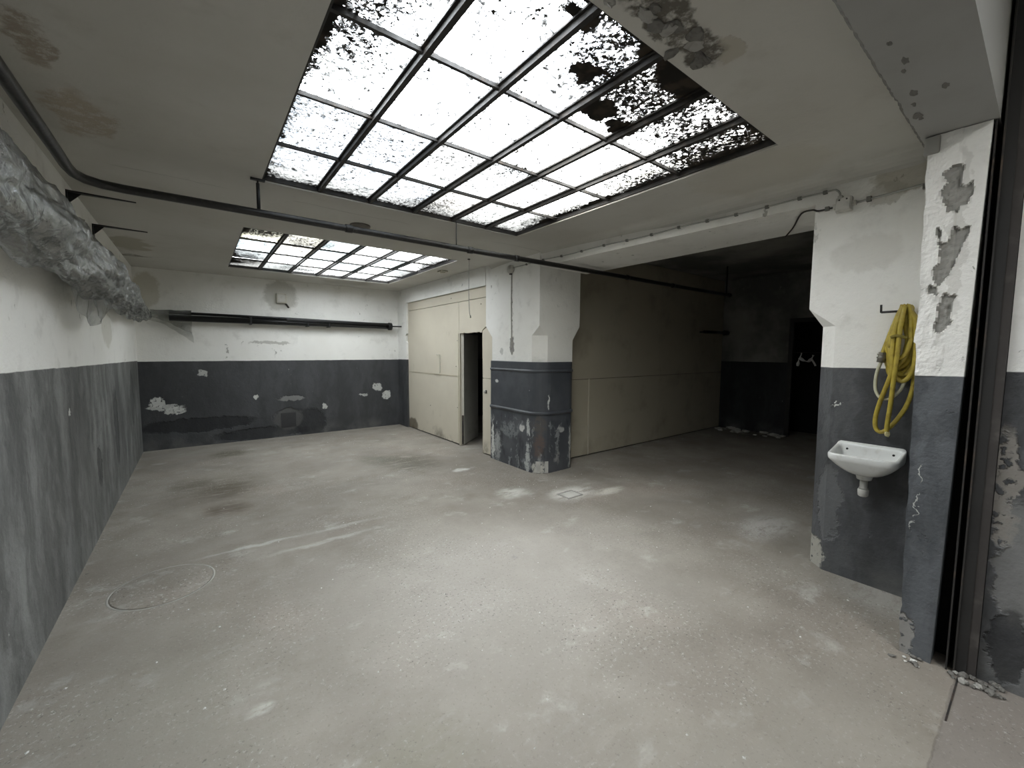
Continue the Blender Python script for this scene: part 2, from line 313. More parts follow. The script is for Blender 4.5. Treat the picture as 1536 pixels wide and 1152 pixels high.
def mat_glass(name, blobs, moss_blobs, edge):
    g = G(name); wp = g.warp(14, .10, 5); x, y, z = g.xyz()[0], g.xyz()[1], g.xyz()[2]
    oc = g.n('ShaderNodeObjectInfo').outputs['Color']
    fine = g.noise(95, 4, .7); cr_ = g.noise(42, 6, .75, dist=.4); big = g.noise(1.2, 4, .6)
    x0, x1, y0, y1 = edge
    de = g.math('MINIMUM', g.math('MINIMUM', g.math('SUBTRACT', x, x0), g.math('SUBTRACT', x1, x)), g.math('MINIMUM', g.math('SUBTRACT', y, y0), g.math('SUBTRACT', y1, y)))
    ee = g.ramp(de, .0, .10, .17, 0)
    moss = None
    for (p, r, a) in moss_blobs:
        b = g.mul(g.blob(p, r, .8, g.warp(3, .3)), a); moss = b if moss is None else g.mx(moss, b)
    am = g.math('ADD', g.math('ADD', ee, g.mul(moss, .22)), g.mul(g.ramp(big, .4, .7), .07))
    d = g.ramp(g.math('ADD', cr_, am), .655, .69)
    sp_ = g.ramp(g.math('ADD', fine, g.mul(am, .35)), .605, .63)
    d = g.mx(d, sp_)
    # small flakes stuck to the glass
    gate = g.ramp(g.noise(5, 4, .7), .40, .62, .05, .30)
    fl_ = g.ramp(g.math('SUBTRACT', g.voro(48, vec=g.warp(40, .035, 3)), gate), -.02, .04, 1, 0)
    fl2 = g.ramp(g.math('SUBTRACT', g.voro(17, vec=g.warp(30, .06, 4)), g.mul(gate, .62)), -.01, .02, 1, 0)
    d = g.mx(d, fl_, fl2)
    sol = None
    for (p, r) in blobs:
        b = g.blob(p, r, .14, g.vm('ADD', g.warp(9, .22, 6), g.vm('SUBTRACT', g.warp(40, .06, 4), g.pos))); sol = b if sol is None else g.mx(sol, b)
    film = g.math('ADD', g.mul(g.ramp(g.noise(40, 6, .8, dist=.5), .50, .60), g.ramp(g.noise(3, 4, .6), .35, .62, .3, 1.15)), g.mul(moss, g.ramp(g.noise(55, 5, .75, dist=.8), .40, .60, .1, .75)), clamp=True)
    d = g.mx(d, sol)
    tr = g.n('ShaderNodeBsdfTransparent'); g.put(tr.inputs[0], g.mix(film, oc, g.mix(1, oc, (.022, .0215, .021), 'MULTIPLY')))
    tl = g.n('ShaderNodeBsdfTranslucent'); g.put(tl.inputs[0], g.mix(film, g.mix(.4, oc, (.7, .7, .68)), (.02, .02, .019)))
    di = g.n('ShaderNodeBsdfDiffuse'); g.put(di.inputs[0], g.mix(g.ramp(g.noise(12, 3), .45, .65), (.03, .028, .025), (.06, .05, .04)))
    m1 = g.n('ShaderNodeMixShader'); m1.inputs[0].default_value = .16; g.put(m1.inputs[1], tr.outputs[0]); g.put(m1.inputs[2], tl.outputs[0])
    m2 = g.n('ShaderNodeMixShader'); g.put(m2.inputs[0], d); g.put(m2.inputs[1], m1.outputs[0]); g.put(m2.inputs[2], di.outputs[0])
    return g.done(m2.outputs[0])
M['glass1'] = mat_glass('mossy_wired_glass',
    [((1.86, 1.1, 2.8), (.22, .13, .2)), ((1.63, 1.09, 2.8), (.13, .1, .2)), ((1.36, 1.05, 2.8), (.3, .05, .2)), ((1.46, 1.38, 2.8), (.1, .07, .2)), ((1.74, 1.52, 2.8), (.14, .09, .2)), ((1.97, 1.57, 2.8), (.10, .06, .2)), ((1.22, 1.16, 2.8), (.1, .05, .2)),
     ((2.78, 3.0, 2.8), (.07, .3, .2)), ((2.78, 2.45, 2.8), (.06, .35, .2)), ((.43, 1.75, 2.8), (.05, .25, .2)), ((.43, 3.45, 2.8), (.06, .14, .2))],
    [((1.8, 1.3, 2.8), (.9, .45, 1), 1.), ((2.5, 1.35, 2.8), (.6, .6, 1), .9), ((2.6, 1.9, 2.8), (.4, .8, 1), .6), ((.55, 1.6, 2.8), (.3, .7, 1), .7), ((1.65, 3.35, 2.8), (.4, .3, 1), .5), ((1.9, 2.3, 2.8), (.5, .4, 1), .35), ((2.7, 2.9, 2.8), (.2, .6, 1), .6)],
    SK1)
M['glass2'] = mat_glass('grimy_wired_glass',
    [((.44, 7.2, 2.8), (.16, .12, .2)), ((1.2, 4.97, 2.8), (.2, .06, .2))],
    [((.55, 5.2, 2.8), (.6, .35, 1), 1.), ((.6, 6.9, 2.8), (.4, .7, 1), .9), ((1.1, 5.4, 2.8), (.5, .5, 1), .6), ((2.7, 5.7, 2.8), (.4, .9, 1), .5), ((1.4, 7.2, 2.8), (.4, .3, 1), .6)],
    SK2)

# ------------------------------------------------------------------ mesh helpers
def obj(name, me, mat=None, parent=None, smooth=False):
    o = bpy.data.objects.new(name, me); COL.objects.link(o)
    if mat is not None and not me.materials: me.materials.append(M[mat] if isinstance(mat, str) else mat)
    if parent is not None: o.parent = parent
    if smooth:
        for p in me.polygons: p.use_smooth = True
    return o
def mesh(name, v, f, mat=None, parent=None, smooth=False, fix=True):
    me = bpy.data.meshes.new(name); me.from_pydata([tuple(p) for p in v], [], f); me.update()
    if fix:
        bm = bmesh.new(); bm.from_mesh(me); bmesh.ops.recalc_face_normals(bm, faces=bm.faces); bm.to_mesh(me); bm.free()
    return obj(name, me, mat, parent, smooth)
def boxes(name, bl, mat, parent=None, bev=0.):
    bm = bmesh.new()
    for (x0, x1, y0, y1, z0, z1) in bl:
        vs = [bm.verts.new((x, y, z)) for x in (x0, x1) for y in (y0, y1) for z in (z0, z1)]
        for q in ((0, 1, 3, 2), (4, 6, 7, 5), (0, 4, 5, 1), (2, 3, 7, 6), (0, 2, 6, 4), (1, 5, 7, 3)): bm.faces.new([vs[i] for i in q])
    bmesh.ops.recalc_face_normals(bm, faces=bm.faces)
    if bev: bmesh.ops.bevel(bm, geom=bm.edges[:], offset=bev, segments=2, affect='EDGES', profile=.6)
    me = bpy.data.meshes.new(name); bm.to_mesh(me); bm.free()
    return obj(name, me, mat, parent)
def prism(name, poly, axis, a, b, mat, parent=None, bev=0.):
    """poly: 2D points in the plane across axis (x: (y,z), y: (x,z), z: (x,y))"""
    def P(p, t): return {'x': (t, p[0], p[1]), 'y': (p[0], t, p[1]), 'z': (p[0], p[1], t)}[axis]
    n = len(poly); bm = bmesh.new()
    A = [bm.verts.new(P(p, a)) for p in poly]; B = [bm.verts.new(P(p, b)) for p in poly]
    bm.faces.new(A); bm.faces.new(B[::-1])
    for i in range(n): bm.faces.new((A[i], A[(i+1) % n], B[(i+1) % n], B[i]))
    bmesh.ops.recalc_face_normals(bm, faces=bm.faces)
    if bev: bmesh.ops.bevel(bm, geom=bm.edges[:], offset=bev, segments=2, affect='EDGES', profile=.6)
    me = bpy.data.meshes.new(name); bm.to_mesh(me); bm.free()
    return obj(name, me, mat, parent)
def catmull(pts, n=8):
    pts = [Vector(p) for p in pts]; P = [2*pts[0]-pts[1]] + pts + [2*pts[-1]-pts[-2]]; out = []
    for i in range(1, len(P)-2):
        a, b, c, d = P[i-1], P[i], P[i+1], P[i+2]
        for k in range(n):
            t = k/n; out.append(.5*((2*b)+(c-a)*t+(2*a-5*b+4*c-d)*t*t+(3*b-a-3*c+d)*t**3))
    out.append(P[-2]); return out
def tube_geo(pts, r, seg=10, caps=True):
    pts = [Vector(p) for p in pts]; V = []; F = []; n = len(pts); up_ = None
    for i, p in enumerate(pts):
        t = (pts[min(i+1, n-1)]-pts[max(i-1, 0)]).normalized()
        if up_ is None: up_ = Vector((0, 0, 1)) if abs(t.z) < .9 else Vector((0, 1, 0))
        s = t.cross(up_).normalized(); up_ = s.cross(t).normalized()
        rr = r(i/(n-1)) if callable(r) else r
        for k in range(seg):
            a = 2*math.pi*k/seg; V.append(p + rr*(math.cos(a)*s+math.sin(a)*up_))
    for i in range(n-1):
        for k in range(seg):
            F.append((i*seg+k, i*seg+(k+1) % seg, (i+1)*seg+(k+1) % seg, (i+1)*seg+k))
    if caps: F.append(tuple(range(seg))[::-1]); F.append(tuple((n-1)*seg+k for k in range(seg)))
    return V, F
def tube(name, pts, r, mat, parent=None, seg=10): 
    V, F = tube_geo(pts, r, seg); return mesh(name, V, F, mat, parent, True)
def merge(*gs):
    V = []; F = []
    for v, f in gs:
        o = len(V); V += list(v); F += [tuple(i+o for i in q) for q in f]
    return V, F
def lathe(name, prof, c, mat, parent=None, seg=28, axis='z'):
    V = []; F = []
    for (r, h) in prof:
        for k in range(seg):
            a = 2*math.pi*k/seg; p = (r*math.cos(a), r*math.sin(a), h)
            if axis == 'x': p = (h, p[0], p[1])
            if axis == 'y': p = (p[0], h, p[1])
            V.append((c[0]+p[0], c[1]+p[1], c[2]+p[2]))
    for i in range(len(prof)-1):
        for k in range(seg): F.append((i*seg+k, i*seg+(k+1) % seg, (i+1)*seg+(k+1) % seg, (i+1)*seg+k))
    F.append(tuple(range(seg))); F.append(tuple((len(prof)-1)*seg+k for k in range(seg)))
    o = mesh(name, V, F, mat, parent, True)
    return o
def chunk(name, c, s, mat, parent, seed, sub=2):
    bm = bmesh.new(); bmesh.ops.create_icosphere(bm, subdivisions=sub, radius=1.0)
    for v in bm.verts:
        k = 1+.55*noise.noise(v.co*1.7+Vector((seed, seed*1.7, 0))) + .2*noise.noise(v.co*5+Vector((seed, 0, seed)))
        v.co = Vector((c[0]+v.co.x*k*s[0], c[1]+v.co.y*k*s[1], c[2]+v.co.z*k*s[2]))
    me = bpy.data.meshes.new(name); bm.to_mesh(me); bm.free(); return obj(name, me, mat, parent)
def struct(o): o['kind'] = 'structure'; return o
def thing(name, label, cat, loc=(0, 0, 0), group=None):
    o = bpy.data.objects.new(name, None); COL.objects.link(o); o['label'] = label; o['category'] = cat
    o.empty_display_size = .1
    if group: o['group'] = group
    return o
def tag(o, label, cat, group=None):
    o['label'] = label; o['category'] = cat
    if group: o['group'] = group
    return o

# ------------------------------------------------------------------ floor
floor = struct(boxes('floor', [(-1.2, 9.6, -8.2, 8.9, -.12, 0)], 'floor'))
# round cover let into the floor near the left wall
c0 = (-.235, 3.46)
gp = lathe('round_patch', [(.262, -.01), (.262, .0035), (.255, .006), (0.0, .006)], (c0[0], c0[1], 0), 'concrete_patch', floor, 56)
gp.data.materials[0] = M['floor']
gr = lathe('patch_rim', [(.264, .0), (.264, .0008), (.276, .0008), (.276, .0)], (c0[0], c0[1], 0), 'concrete_patch', floor, 56)
gr.data.materials[0] = simple('scored_ring', (.33, .32, .29), .9, 0, .9, 5, .4, dark=(.44, .43, .39), thr=(.4, .6))
# small square drain set in pale cement beside the corner column
dc = boxes('drain_frame', [(3.05, 3.27, 2.99, 3.005, -.01, .008), (3.05, 3.27, 3.155, 3.17, -.01, .008), (3.05, 3.065, 3.005, 3.155, -.01, .008), (3.255, 3.27, 3.005, 3.155, -.01, .008)], simple('cement_caked_steel', (.3, .29, .27), .8, 0, .9, 14, .4, dark=(.1, .09, .08)), floor)
boxes('drain_cover', [(3.066, 3.254, 3.006, 3.154, -.01, .005)], 'pale_cement', floor)
# steel gate track strip let into the floor on the gate line
boxes('gate_track', [(2.45, 2.84, .168, .174, -.01, .003)], 'rust_steel', floor)

# ------------------------------------------------------------------ walls
struct(boxes('wall_left', [(-1.0, -.70, .3, 8.6, -.05, 3.0)], 'wall_left'))
struct(boxes('wall_left_outer', [(-1.0, -.70, -8.0, .3, -.05, 3.6)], 'wall_near')).name = 'wall_left.001'
wb = struct(boxes('wall_back', [(-1.0, 3.7, 8.30, 8.6, -.05, 3.0)], 'wall_back'))
# small blanked opening and its lintel crack low on the back wall
boxes('access_hatch', [(1.16, 1.40, 8.292, 8.32, .17, .43)], simple('hatch_dark', (.04, .04, .042), .6, 0, .4, 10), wb, .004)
# right-hand wall: end return, band above the boarded opening
struct(prism('wall_right', [(7.87, -.05), (7.87, 1.72), (7.90, 1.74), (7.90, 1.86), (7.86, 1.9), (7.86, 2.50), (5.03, 2.50), (5.03, 3.0), (8.32, 3.0), (8.32, -.05)], 'x', 3.36, 3.75, 'wall_right'))

# the corner column: white shaft with corbels and chamfer stop, dark clad foot
col = thing('corner_column', 'white column at the corner of the opening with a chipped dark clad foot', 'column')
V = [(3.37, 4.87, 0), (3.37, 4.87, 1.75), (3.37, 5.03, 1.91), (3.37, 5.03, 3.0), (3.37, 3.85, 3.0), (3.37, 3.85, 1.87), (3.37, 3.99, 1.75), (3.37, 3.99, 0),
     (3.51, 3.85, 0), (3.51, 3.85, 1.75), (4.08, 3.85, 3.0), (4.08, 3.85, 1.88), (3.95, 3.85, 1.70), (3.95, 3.85, 0),
     (4.08, 5.03, 3.0), (4.08, 5.03, 1.91), (3.95, 4.87, 1.72), (3.95, 4.87, 0)]
F = [(0, 1, 2, 3, 4, 5, 6, 7), (8, 9, 5, 4, 10, 11, 12, 13), (7, 6, 9, 8), (6, 5, 9), (13, 12, 16, 17), (12, 11, 15, 16), (11, 10, 14, 15), (0, 17, 16, 1), (1, 16, 15, 2), (2, 15, 14, 3), (3, 14, 10, 4), (0, 7, 8, 13, 17)]
sh = mesh('shaft', V, F, 'wall_right', col)
def rounded_path(off):
    # plan of the clad foot: long left face, rounded chamfer, front face, rounded right corner
    P = [(3.362, 4.875)]
    def arc(cx, cy, r, a0, a1, n=8): return [(cx+r*math.cos(a0+(a1-a0)*i/n), cy+r*math.sin(a0+(a1-a0)*i/n)) for i in range(n+1)]
    r = .20
    P += [(3.352, 4.05)] + arc(3.352+r, 4.02, r, math.pi, 1.5*math.pi-.3, 7)[0:]
    P += [(3.54, 3.822), (3.86, 3.825)] + arc(3.865, 3.925, .1, -math.pi/2, 0, 6) + [(3.968, 4.125)]
    out = []
    for i, p in enumerate(P):
        a = Vector(P[max(i-1, 0)]); b = Vector(P[min(i+1, len(P)-1)]); t = (b-a).normalized(); nrm = Vector((t.y, -t.x))
        # outward is away from the column's middle
        if nrm.dot(Vector(p)-Vector((3.66, 4.4))) < 0: nrm = -nrm
        out.append((p[0]+nrm.x*off, p[1]+nrm.y*off))
    return out
def band(name, prof, mat, parent, smooth=False):
    """prof: (offset, z) outline swept along the plan of the column foot"""
    rings = [[(x, y, z) for (x, y) in rounded_path(o)] for (o, z) in prof]
    n = len(rings[0]); V = [p for r_ in rings for p in r_]; F = []; k = len(prof)
    for j in range(k):
        j2 = (j+1) % k
        for i in range(n-1): F.append((j*n+i, j*n+i+1, j2*n+i+1, j2*n+i))
    F.append(tuple(j*n for j in range(k))); F.append(tuple(j*n+n-1 for j in range(k)))
    return mesh(name, V, F, mat, parent, smooth)
band('cladding', [(0, 0), (.012, 0), (.012, 1.412), (.006, 1.418), (0, 1.418)], 'clad', col)
band('raised_band', [(.010, 1.285), (.020, 1.287), (.026, 1.297), (.026, 1.308), (.020, 1.318), (.010, 1.32)], 'clad', col)
band('raised_band', [(.010, .745), (.022, .747), (.031, .760), (.031, .775), (.022, .787), (.010, .79)], 'clad', col)
# damaged foot plate on the chamfer
mesh('foot_plate', [(3.372, 3.90, .006), (3.508, 3.815, .006), (3.508, 3.815, .155), (3.372, 3.90, .155), (3.366, 3.889, .006), (3.502, 3.804, .006), (3.502, 3.804, .155), (3.366, 3.889, .155)],
     [(0, 1, 2, 3), (4, 5, 6, 7), (0, 1, 5, 4), (1, 2, 6, 5), (2, 3, 7, 6), (3, 0, 4, 7)], 'pale_cement', col)

# beam above the big opening (its face drifts slightly from the column to the sink pillar)
beam = struct(mesh('wall_right_beam', [(3.385, 3.86, 2.585), (3.50, 1.04, 2.585), (4.2, 1.04, 2.585), (4.2, 3.86, 2.585), (3.385, 3.86, 3.05), (3.50, 1.04, 3.05), (4.2, 1.04, 3.05), (4.2, 3.86, 3.05)],
     [(0, 1, 2, 3), (4, 5, 6, 7), (0, 1, 5, 4), (1, 2, 6, 5), (2, 3, 7, 6), (3, 0, 4, 7)], 'wall_right')); beam.name = 'wall_right.001'
# the wall pier that carries the washbasin
YE = 1.075
V = [(3.50, .20, -.02), (3.50, .20, 3.0), (3.50, YE, 3.0), (3.50, YE, 1.86), (3.50, .915, 1.735), (3.50, .905, -.02),
     (3.585, 1.0, -.02), (3.585, 1.01, 1.735), (4.2, YE, 3.0), (4.2, YE, 1.86), (4.2, 1.01, 1.735), (4.2, 1.0, -.02), (4.2, .2, 3.0), (4.2, .2, -.02), (3.585, YE, 1.86)]
F = [(0, 1, 2, 3, 4, 5), (5, 4, 7, 6), (3, 7, 4), (3, 14, 7), (6, 7, 10, 11), (7, 14, 9, 10), (2, 8, 9, 14, 3), (1, 12, 8, 2), (11, 10, 9, 8, 12, 13), (0, 13, 12, 1), (0, 5, 6, 11, 13)]
pier = struct(mesh('wall_right_pier', V, F, 'pillar')); pier.name = 'wall_right.002'

# post under the cross beam, standing proud of the pier; its room side is a real relief of flaking plaster
PX = 2.85
def pedge(z): return .385 + .010*z + (.012*z if z > 1.4 else .0168*1.0 if False else .012*z) * .55  # far edge drifts outward with height
def pnear(z): return .268 - .017*z
nz, ny = 330, 26
ZT = 2.585
V = []; F = []
def peel(t, z):
    """depth of missing plaster at t across the face (0 far edge, 1 near edge) and height z"""
    cen = .50 - .14*(2.3-z) + .08*noise.noise(Vector((z*3.3, 3.1, .5)))
    env = max(0, min(1, (z-1.60)/.10))*max(0, min(1, (2.46-z)/.06))
    e = 1-((t-cen)/.34)**2
    v = e*.62 + noise.noise(Vector((t*3.2, z*8.5, .2)))*.75 + noise.noise(Vector((t*8, z*24, 1.2)))*.38
    return 1. if v*env > .50 else 0.
for i in range(nz+1):
    z = ZT*i/nz
    for j in range(ny+1):
        t = j/ny; y = pedge(z)*(1-t)+pnear(z)*t
        if j == 0: y += .006*noise.noise(Vector((z*9, 0, 4))) + (.012*max(0, .35-z)*noise.noise(Vector((z*30, 2, 4)))*3 if z < .35 else 0) + (.014*max(0., noise.noise(Vector((z*4, 5, 1)))) if 1.6 < z < 2.5 else 0)
        x = PX + .0025*noise.noise(Vector((y*18, z*7, 2.2)))
        if t < .55 and z > 1.44: x += .007*noise.noise(Vector((y*26, z*13, 8)))+.003*noise.noise(Vector((y*90, z*60, 8)))-.003 
        pl = peel(t, z)
        x += pl*(.018 + .006*noise.noise(Vector((y*60, z*45, 1))))
        V.append((x, y, z))
for i in range(nz):
    for j in range(ny):
        a = i*(ny+1)+j; F.append((a, a+1, a+ny+2, a+ny+1))
nb = len(V); bx = 4.2
for i in range(nz+1): V.append((bx, pedge(ZT*i/nz), ZT*i/nz)); V.append((bx, pnear(ZT*i/nz), ZT*i/nz))
for i in range(nz):
    a = i*(ny+1); b = nb+2*i
    F.append((a, a+ny+1, b+2, b)); F.append((a+ny, a+2*ny+1, b+3, b+1)); F.append((b, b+1, b+3, b+2))
F.append(tuple(range(ny+1)) + (nb+1, nb)); F.append(tuple(nz*(ny+1)+j for j in range(ny+1)) + (nb+2*nz+1, nb+2*nz))
me = bpy.data.meshes.new('wall_right_post'); me.from_pydata(V, [], F); me.update()
bm = bmesh.new(); bm.from_mesh(me); bmesh.ops.recalc_face_normals(bm, faces=bm.faces); bm.to_mesh(me); bm.free()
me.materials.append(M['post']); me.materials.append(M['plaster_patch'])
for k in range(nz*ny):
    i, j = divmod(k, ny)
    if peel((j+.5)/ny, ZT*(i+.5)/nz): me.polygons[k].material_index = 1
post = struct(obj('wall_right_post', me)); post.name = 'wall_right.003'
# grey mortar pad between post and cross beam
boxes('mortar_pad', [(2.835, 2.95, .385, .44, 2.50, 2.582)], 'plaster_patch', post, .006)

# lintel / cross beam over the gate line
M['beam'] = simple('grey_beam_paint', (.34, .34, .325), .85, 0, .6, 1.6, .35, dark=(.26, .255, .235), thr=(.4, .7))
nbx = 260; V = []; F = []
for i in range(nbx+1):
    x = -1.0+5.2*i/nbx; jt = .010*noise.noise(Vector((x*9, 1, 1)))+.007*noise.noise(Vector((x*40, 1, 1)))
    V += [(x, .205, 3.6), (x, .205, 2.588), (x, .455+jt*.6, 2.588), (x, .468+jt*.5, 2.600+abs(jt)), (x, .468, 3.6)]
for i in range(nbx):
    for k in range(5): F.append((i*5+k, i*5+(k+1) % 5, i*5+5+(k+1) % 5, i*5+5+k))
F += [tuple(range(5)), tuple(nbx*5+k for k in range(5))]
xb = struct(mesh('ceiling_beam', V, F, 'beam')); xb.name = 'ceiling.001'
xb.data.materials.append(M['rubble'])
for p in xb.data.polygons:
    if p.index < nbx*5 and p.index % 5 == 2: p.material_index = 1
for (x, y, s_) in ((2.05, .385, .02), (2.12, .40, .012), (2.33, .405, .022), (2.43, .418, .016), (2.56, .425, .026), (2.6, .42, .014), (2.36, .32, .02), (1.9, .40, .012)):
    chunk('chipped_spot', (x, y, 2.589), (s_*1.5, s_*.6, .003), 'rubble', xb, x*7, 2)
# wall on the photographer's side of the gate line
struct(boxes('wall_near', [(2.90, 4.2, -8.0, .118, -.05, 3.6)], 'wall_near'))
struct(boxes('wall_front', [(-1.0, 4.2, -8.3, -8.0, -.05, 3.6)], 'wall_near'))

# steel gate guide in the slot between post and wall
gg = thing('gate_guide', 'tall black steel gate guide channel in the slot beside the post', 'gate guide')
boxes('channel_back', [(2.985, 2.995, .120, .222, 0, 2.585)], 'black_void', gg)
boxes('flange', [(2.862, 2.985, .212, .218, 0, 2.585)], 'rust_steel', gg)
boxes('flange', [(2.862, 2.985, .186, .192, 0, 3.2)], 'rust_steel', gg)
boxes('flange', [(2.870, 2.985, .150, .186, 0, 3.4)], simple('guide_inner_steel', (.03, .029, .028), .7, .2, .5, 8, .3), gg)
boxes('anchor_plate', [(2.874, 2.90, .120, .150, 0, 3.4)], simple('smeared_black_render', (.05, .045, .042), .9, 0, .8, 7, .6, dark=(.13, .12, .11)), gg)
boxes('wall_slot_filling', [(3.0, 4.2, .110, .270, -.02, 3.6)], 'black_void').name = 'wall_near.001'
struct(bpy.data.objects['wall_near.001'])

# ------------------------------------------------------------------ ceilings
def slab(name, xs, ys, holes, z0, z1, mat):
    xs = sorted(set(xs)); ys = sorted(set(ys)); V = []; F = []
    idx = {}
    def vid(i, j, t):
        k = (i, j, t)
        if k not in idx: idx[k] = len(V); V.append((xs[i], ys[j], z1 if t else z0))
        return idx[k]
    def solid(i, j):
        if i < 0 or j < 0 or i >= len(xs)-1 or j >= len(ys)-1: return False
        cx = (xs[i]+xs[i+1])/2; cy = (ys[j]+ys[j+1])/2
        return not any(h[0] < cx < h[1] and h[2] < cy < h[3] for h in holes)
    for i in range(len(xs)-1):
        for j in range(len(ys)-1):
            if not solid(i, j): continue
            F.append((vid(i, j, 0), vid(i, j+1, 0), vid(i+1, j+1, 0), vid(i+1, j, 0)))
            F.append((vid(i, j, 1), vid(i+1, j, 1), vid(i+1, j+1, 1), vid(i, j+1, 1)))
            for (di, dj, a, b) in ((-1, 0, (i, j), (i, j+1)), (1, 0, (i+1, j), (i+1, j+1)), (0, -1, (i, j), (i+1, j)), (0, 1, (i, j+1), (i+1, j+1))):
                if not solid(i+di, j+dj): F.append((vid(*a, 0), vid(*b, 0), vid(*b, 1), vid(*a, 1)))
    return mesh(name, V, F, mat)
ceil = struct(slab('ceiling', (-1.0, 3.60, SK1[0], SK1[1], SK2[0], SK2[1]), (.46, 8.6, SK1[2], SK1[3], SK2[2], SK2[3]), (SK1, SK2), ZC, ZC+.14, 'ceiling'))
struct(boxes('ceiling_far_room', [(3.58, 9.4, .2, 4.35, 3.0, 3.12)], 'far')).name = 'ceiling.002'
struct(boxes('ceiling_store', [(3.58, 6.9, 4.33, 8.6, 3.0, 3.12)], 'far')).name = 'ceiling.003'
struct(slab('ceiling_outer', (-1.0, 4.2, .3, 1.9), (-8.3, .22, -1.9, -1.3), ((.3, 1.9, -1.9, -1.3),), 3.45, 3.6, 'ceiling')).name = 'ceiling.004'  # the hole is added, out of view, to let in fill light
# rounded cove where ceiling meets the beam and the band over the boards
def cove(name, a, b, r, mat):
    n = 6; V = []; 
    for (x, y) in (a, b):
        V += [(x+.02, y, ZC+.02)]
        for k in range(n+1):
            t = math.pi/2*k/n; V.append((x-r+r*math.sin(t), y, ZC-r+r*math.cos(t)))
    m_ = n+2; F = [(i, i+1, m_+i+1, m_+i) for i in range(1, n+1)] + [(0, 1, m_+1, m_), (0, n+1, m_+n+1, m_), tuple(range(m_)), tuple(range(m_, 2*m_))]
    return mesh(name, V, F, mat)
cove('ceiling_cove', (3.375, 4.9), (3.502, .5), .09, 'ceiling')
cv = struct(bpy.data.objects['ceiling_cove']); cv.name = 'ceiling.005'

# torn plaster around the near corner of the large skylight
for i in range(15):
    chunk('plaster_flake', (1.15+.045*i+random.uniform(-.03, .03), random.uniform(.90, 1.03), ZC-.002), (random.uniform(.02, .06), random.uniform(.015, .04), random.uniform(.006, .016)), random.choice(('plaster_patch', 'rubble', 'rubble')), ceil, i*3.3)

# ------------------------------------------------------------------ skylights
PANE_A = (.83, .93, 1.0, 1); 
def skylight(idx, e, nx, nyy, gm, colf, zg=2.815):
    x0, x1, y0, y1 = e
    w_ = bpy.data.objects.new('window_%d' % idx, None); COL.objects.link(w_); w_['kind'] = 'structure'
    xs = [x0+(x1-x0)*i/nx for i in range(nx+1)]; ys = [y0+(y1-y0)*j/nyy for j in range(nyy+1)]
    f = .013
    for (a, b, c, d) in ((x0-.004, x0+f, y0, y1), (x1-f, x1+.004, y0, y1), (x0, x1, y0-.004, y0+f), (x0, x1, y1-f, y1+.004)):
        boxes('frame', [(a, b, c, d, ZC+.012, ZC+.10)], 'bar', w_)
    for i in range(1, nx):
        o = boxes('glazing_bar', [(xs[i]-.013, xs[i]+.013, y0, y1, ZC+.010, ZC+.055), (xs[i]-.026, xs[i]+.026, y0, y1, ZC+.035, ZC+.043)], 'bar', w_)
    for j in range(1, nyy):
        o = boxes('cross_bar', [(x0, x1, ys[j]-.009, ys[j]+.009, ZC+.022, ZC+.042)], 'bar', w_)
    me = None
    for i in range(nx):
        for j in range(nyy):
            cx, cy = (xs[i]+xs[i+1])/2, (ys[j]+ys[j+1])/2
            if me is None:
                hx, hy = (xs[1]-xs[0])/2-.002, (ys[1]-ys[0])/2-.002
                o = boxes('glass_pane', [(-hx, hx, -hy, hy, 0, 0.0)], gm, w_)
                bpy.data.meshes.remove(o.data) if False else None
                me = bpy.data.meshes.new('glass_pane'); me.from_pydata([(-hx, -hy, 0), (hx, -hy, 0), (hx, hy, 0), (-hx, hy, 0)], [], [(0, 1, 2, 3)]); me.materials.append(M[gm])
                old = o.data; o.data = me; bpy.data.meshes.remove(old)
            else:
                o = bpy.data.objects.new('glass_pane', me); COL.objects.link(o); o.parent = w_
            o.location = (cx, cy, zg); o.rotation_euler = (random.uniform(-.004, .004), random.uniform(-.004, .004), 0)
            o.color = colf(i, j)
    return w_
def c1(i, j):
    k = random.uniform(.86, 1.0)
    t = {0: (.90, .95, 1.0), 1: (.91, .95, 1.0), 2: (.93, .96, 1.0), 3: (.98, .97, .95), 4: (.98, .97, .95), 5: (.98, .97, .93)}[i]
    if (i, j) in ((0, 3), (1, 3), (2, 3), (0, 2), (1, 2)):     # bluish wired glass; this and the next two groups darkened against burning out
        t = (.74, .86, 1.0); k *= {(0, 3): .048, (1, 3): .045, (2, 3): .052, (0, 2): .066, (1, 2): .075}[(i, j)]
    elif j == 3: t = {3: (1.0, .95, .87), 4: (.93, 1.0, .97), 5: (.97, 1.0, .95)}[i]; k *= .062
    elif (i, j) in ((2, 2), (3, 2), (4, 2)): t = (.93, .98, 1.0) if i < 4 else (1.0, .97, .92); k *= .085
    return (t[0]*k, t[1]*k, t[2]*k, 1)
def c2(i, j):
    if (i, j) == (0, 0): return (.046, .043, .026, 1)
    if (i, j) == (1, 0): return (.062, .058, .046, 1)
    if (i, j) == (1, 1): return (.052, .048, .039, 1)
    if (i, j) == (0, 3): return (.014, .014, .012, 1)
    if (i, j) == (0, 2): return (.03, .035, .037, 1)
    if (i, j) in ((0, 1), (4, 1), (1, 3), (3, 2), (2, 1), (2, 0), (5, 2)): return (.035, .046, .050, 1)
    k = random.uniform(.40, .54); return (.94*k, .97*k, 1.0*k, 1)
w1 = skylight(1, SK1, 6, 4, 'glass1', c1)
w2 = skylight(2, SK2, 6, 4, 'glass2', c2)
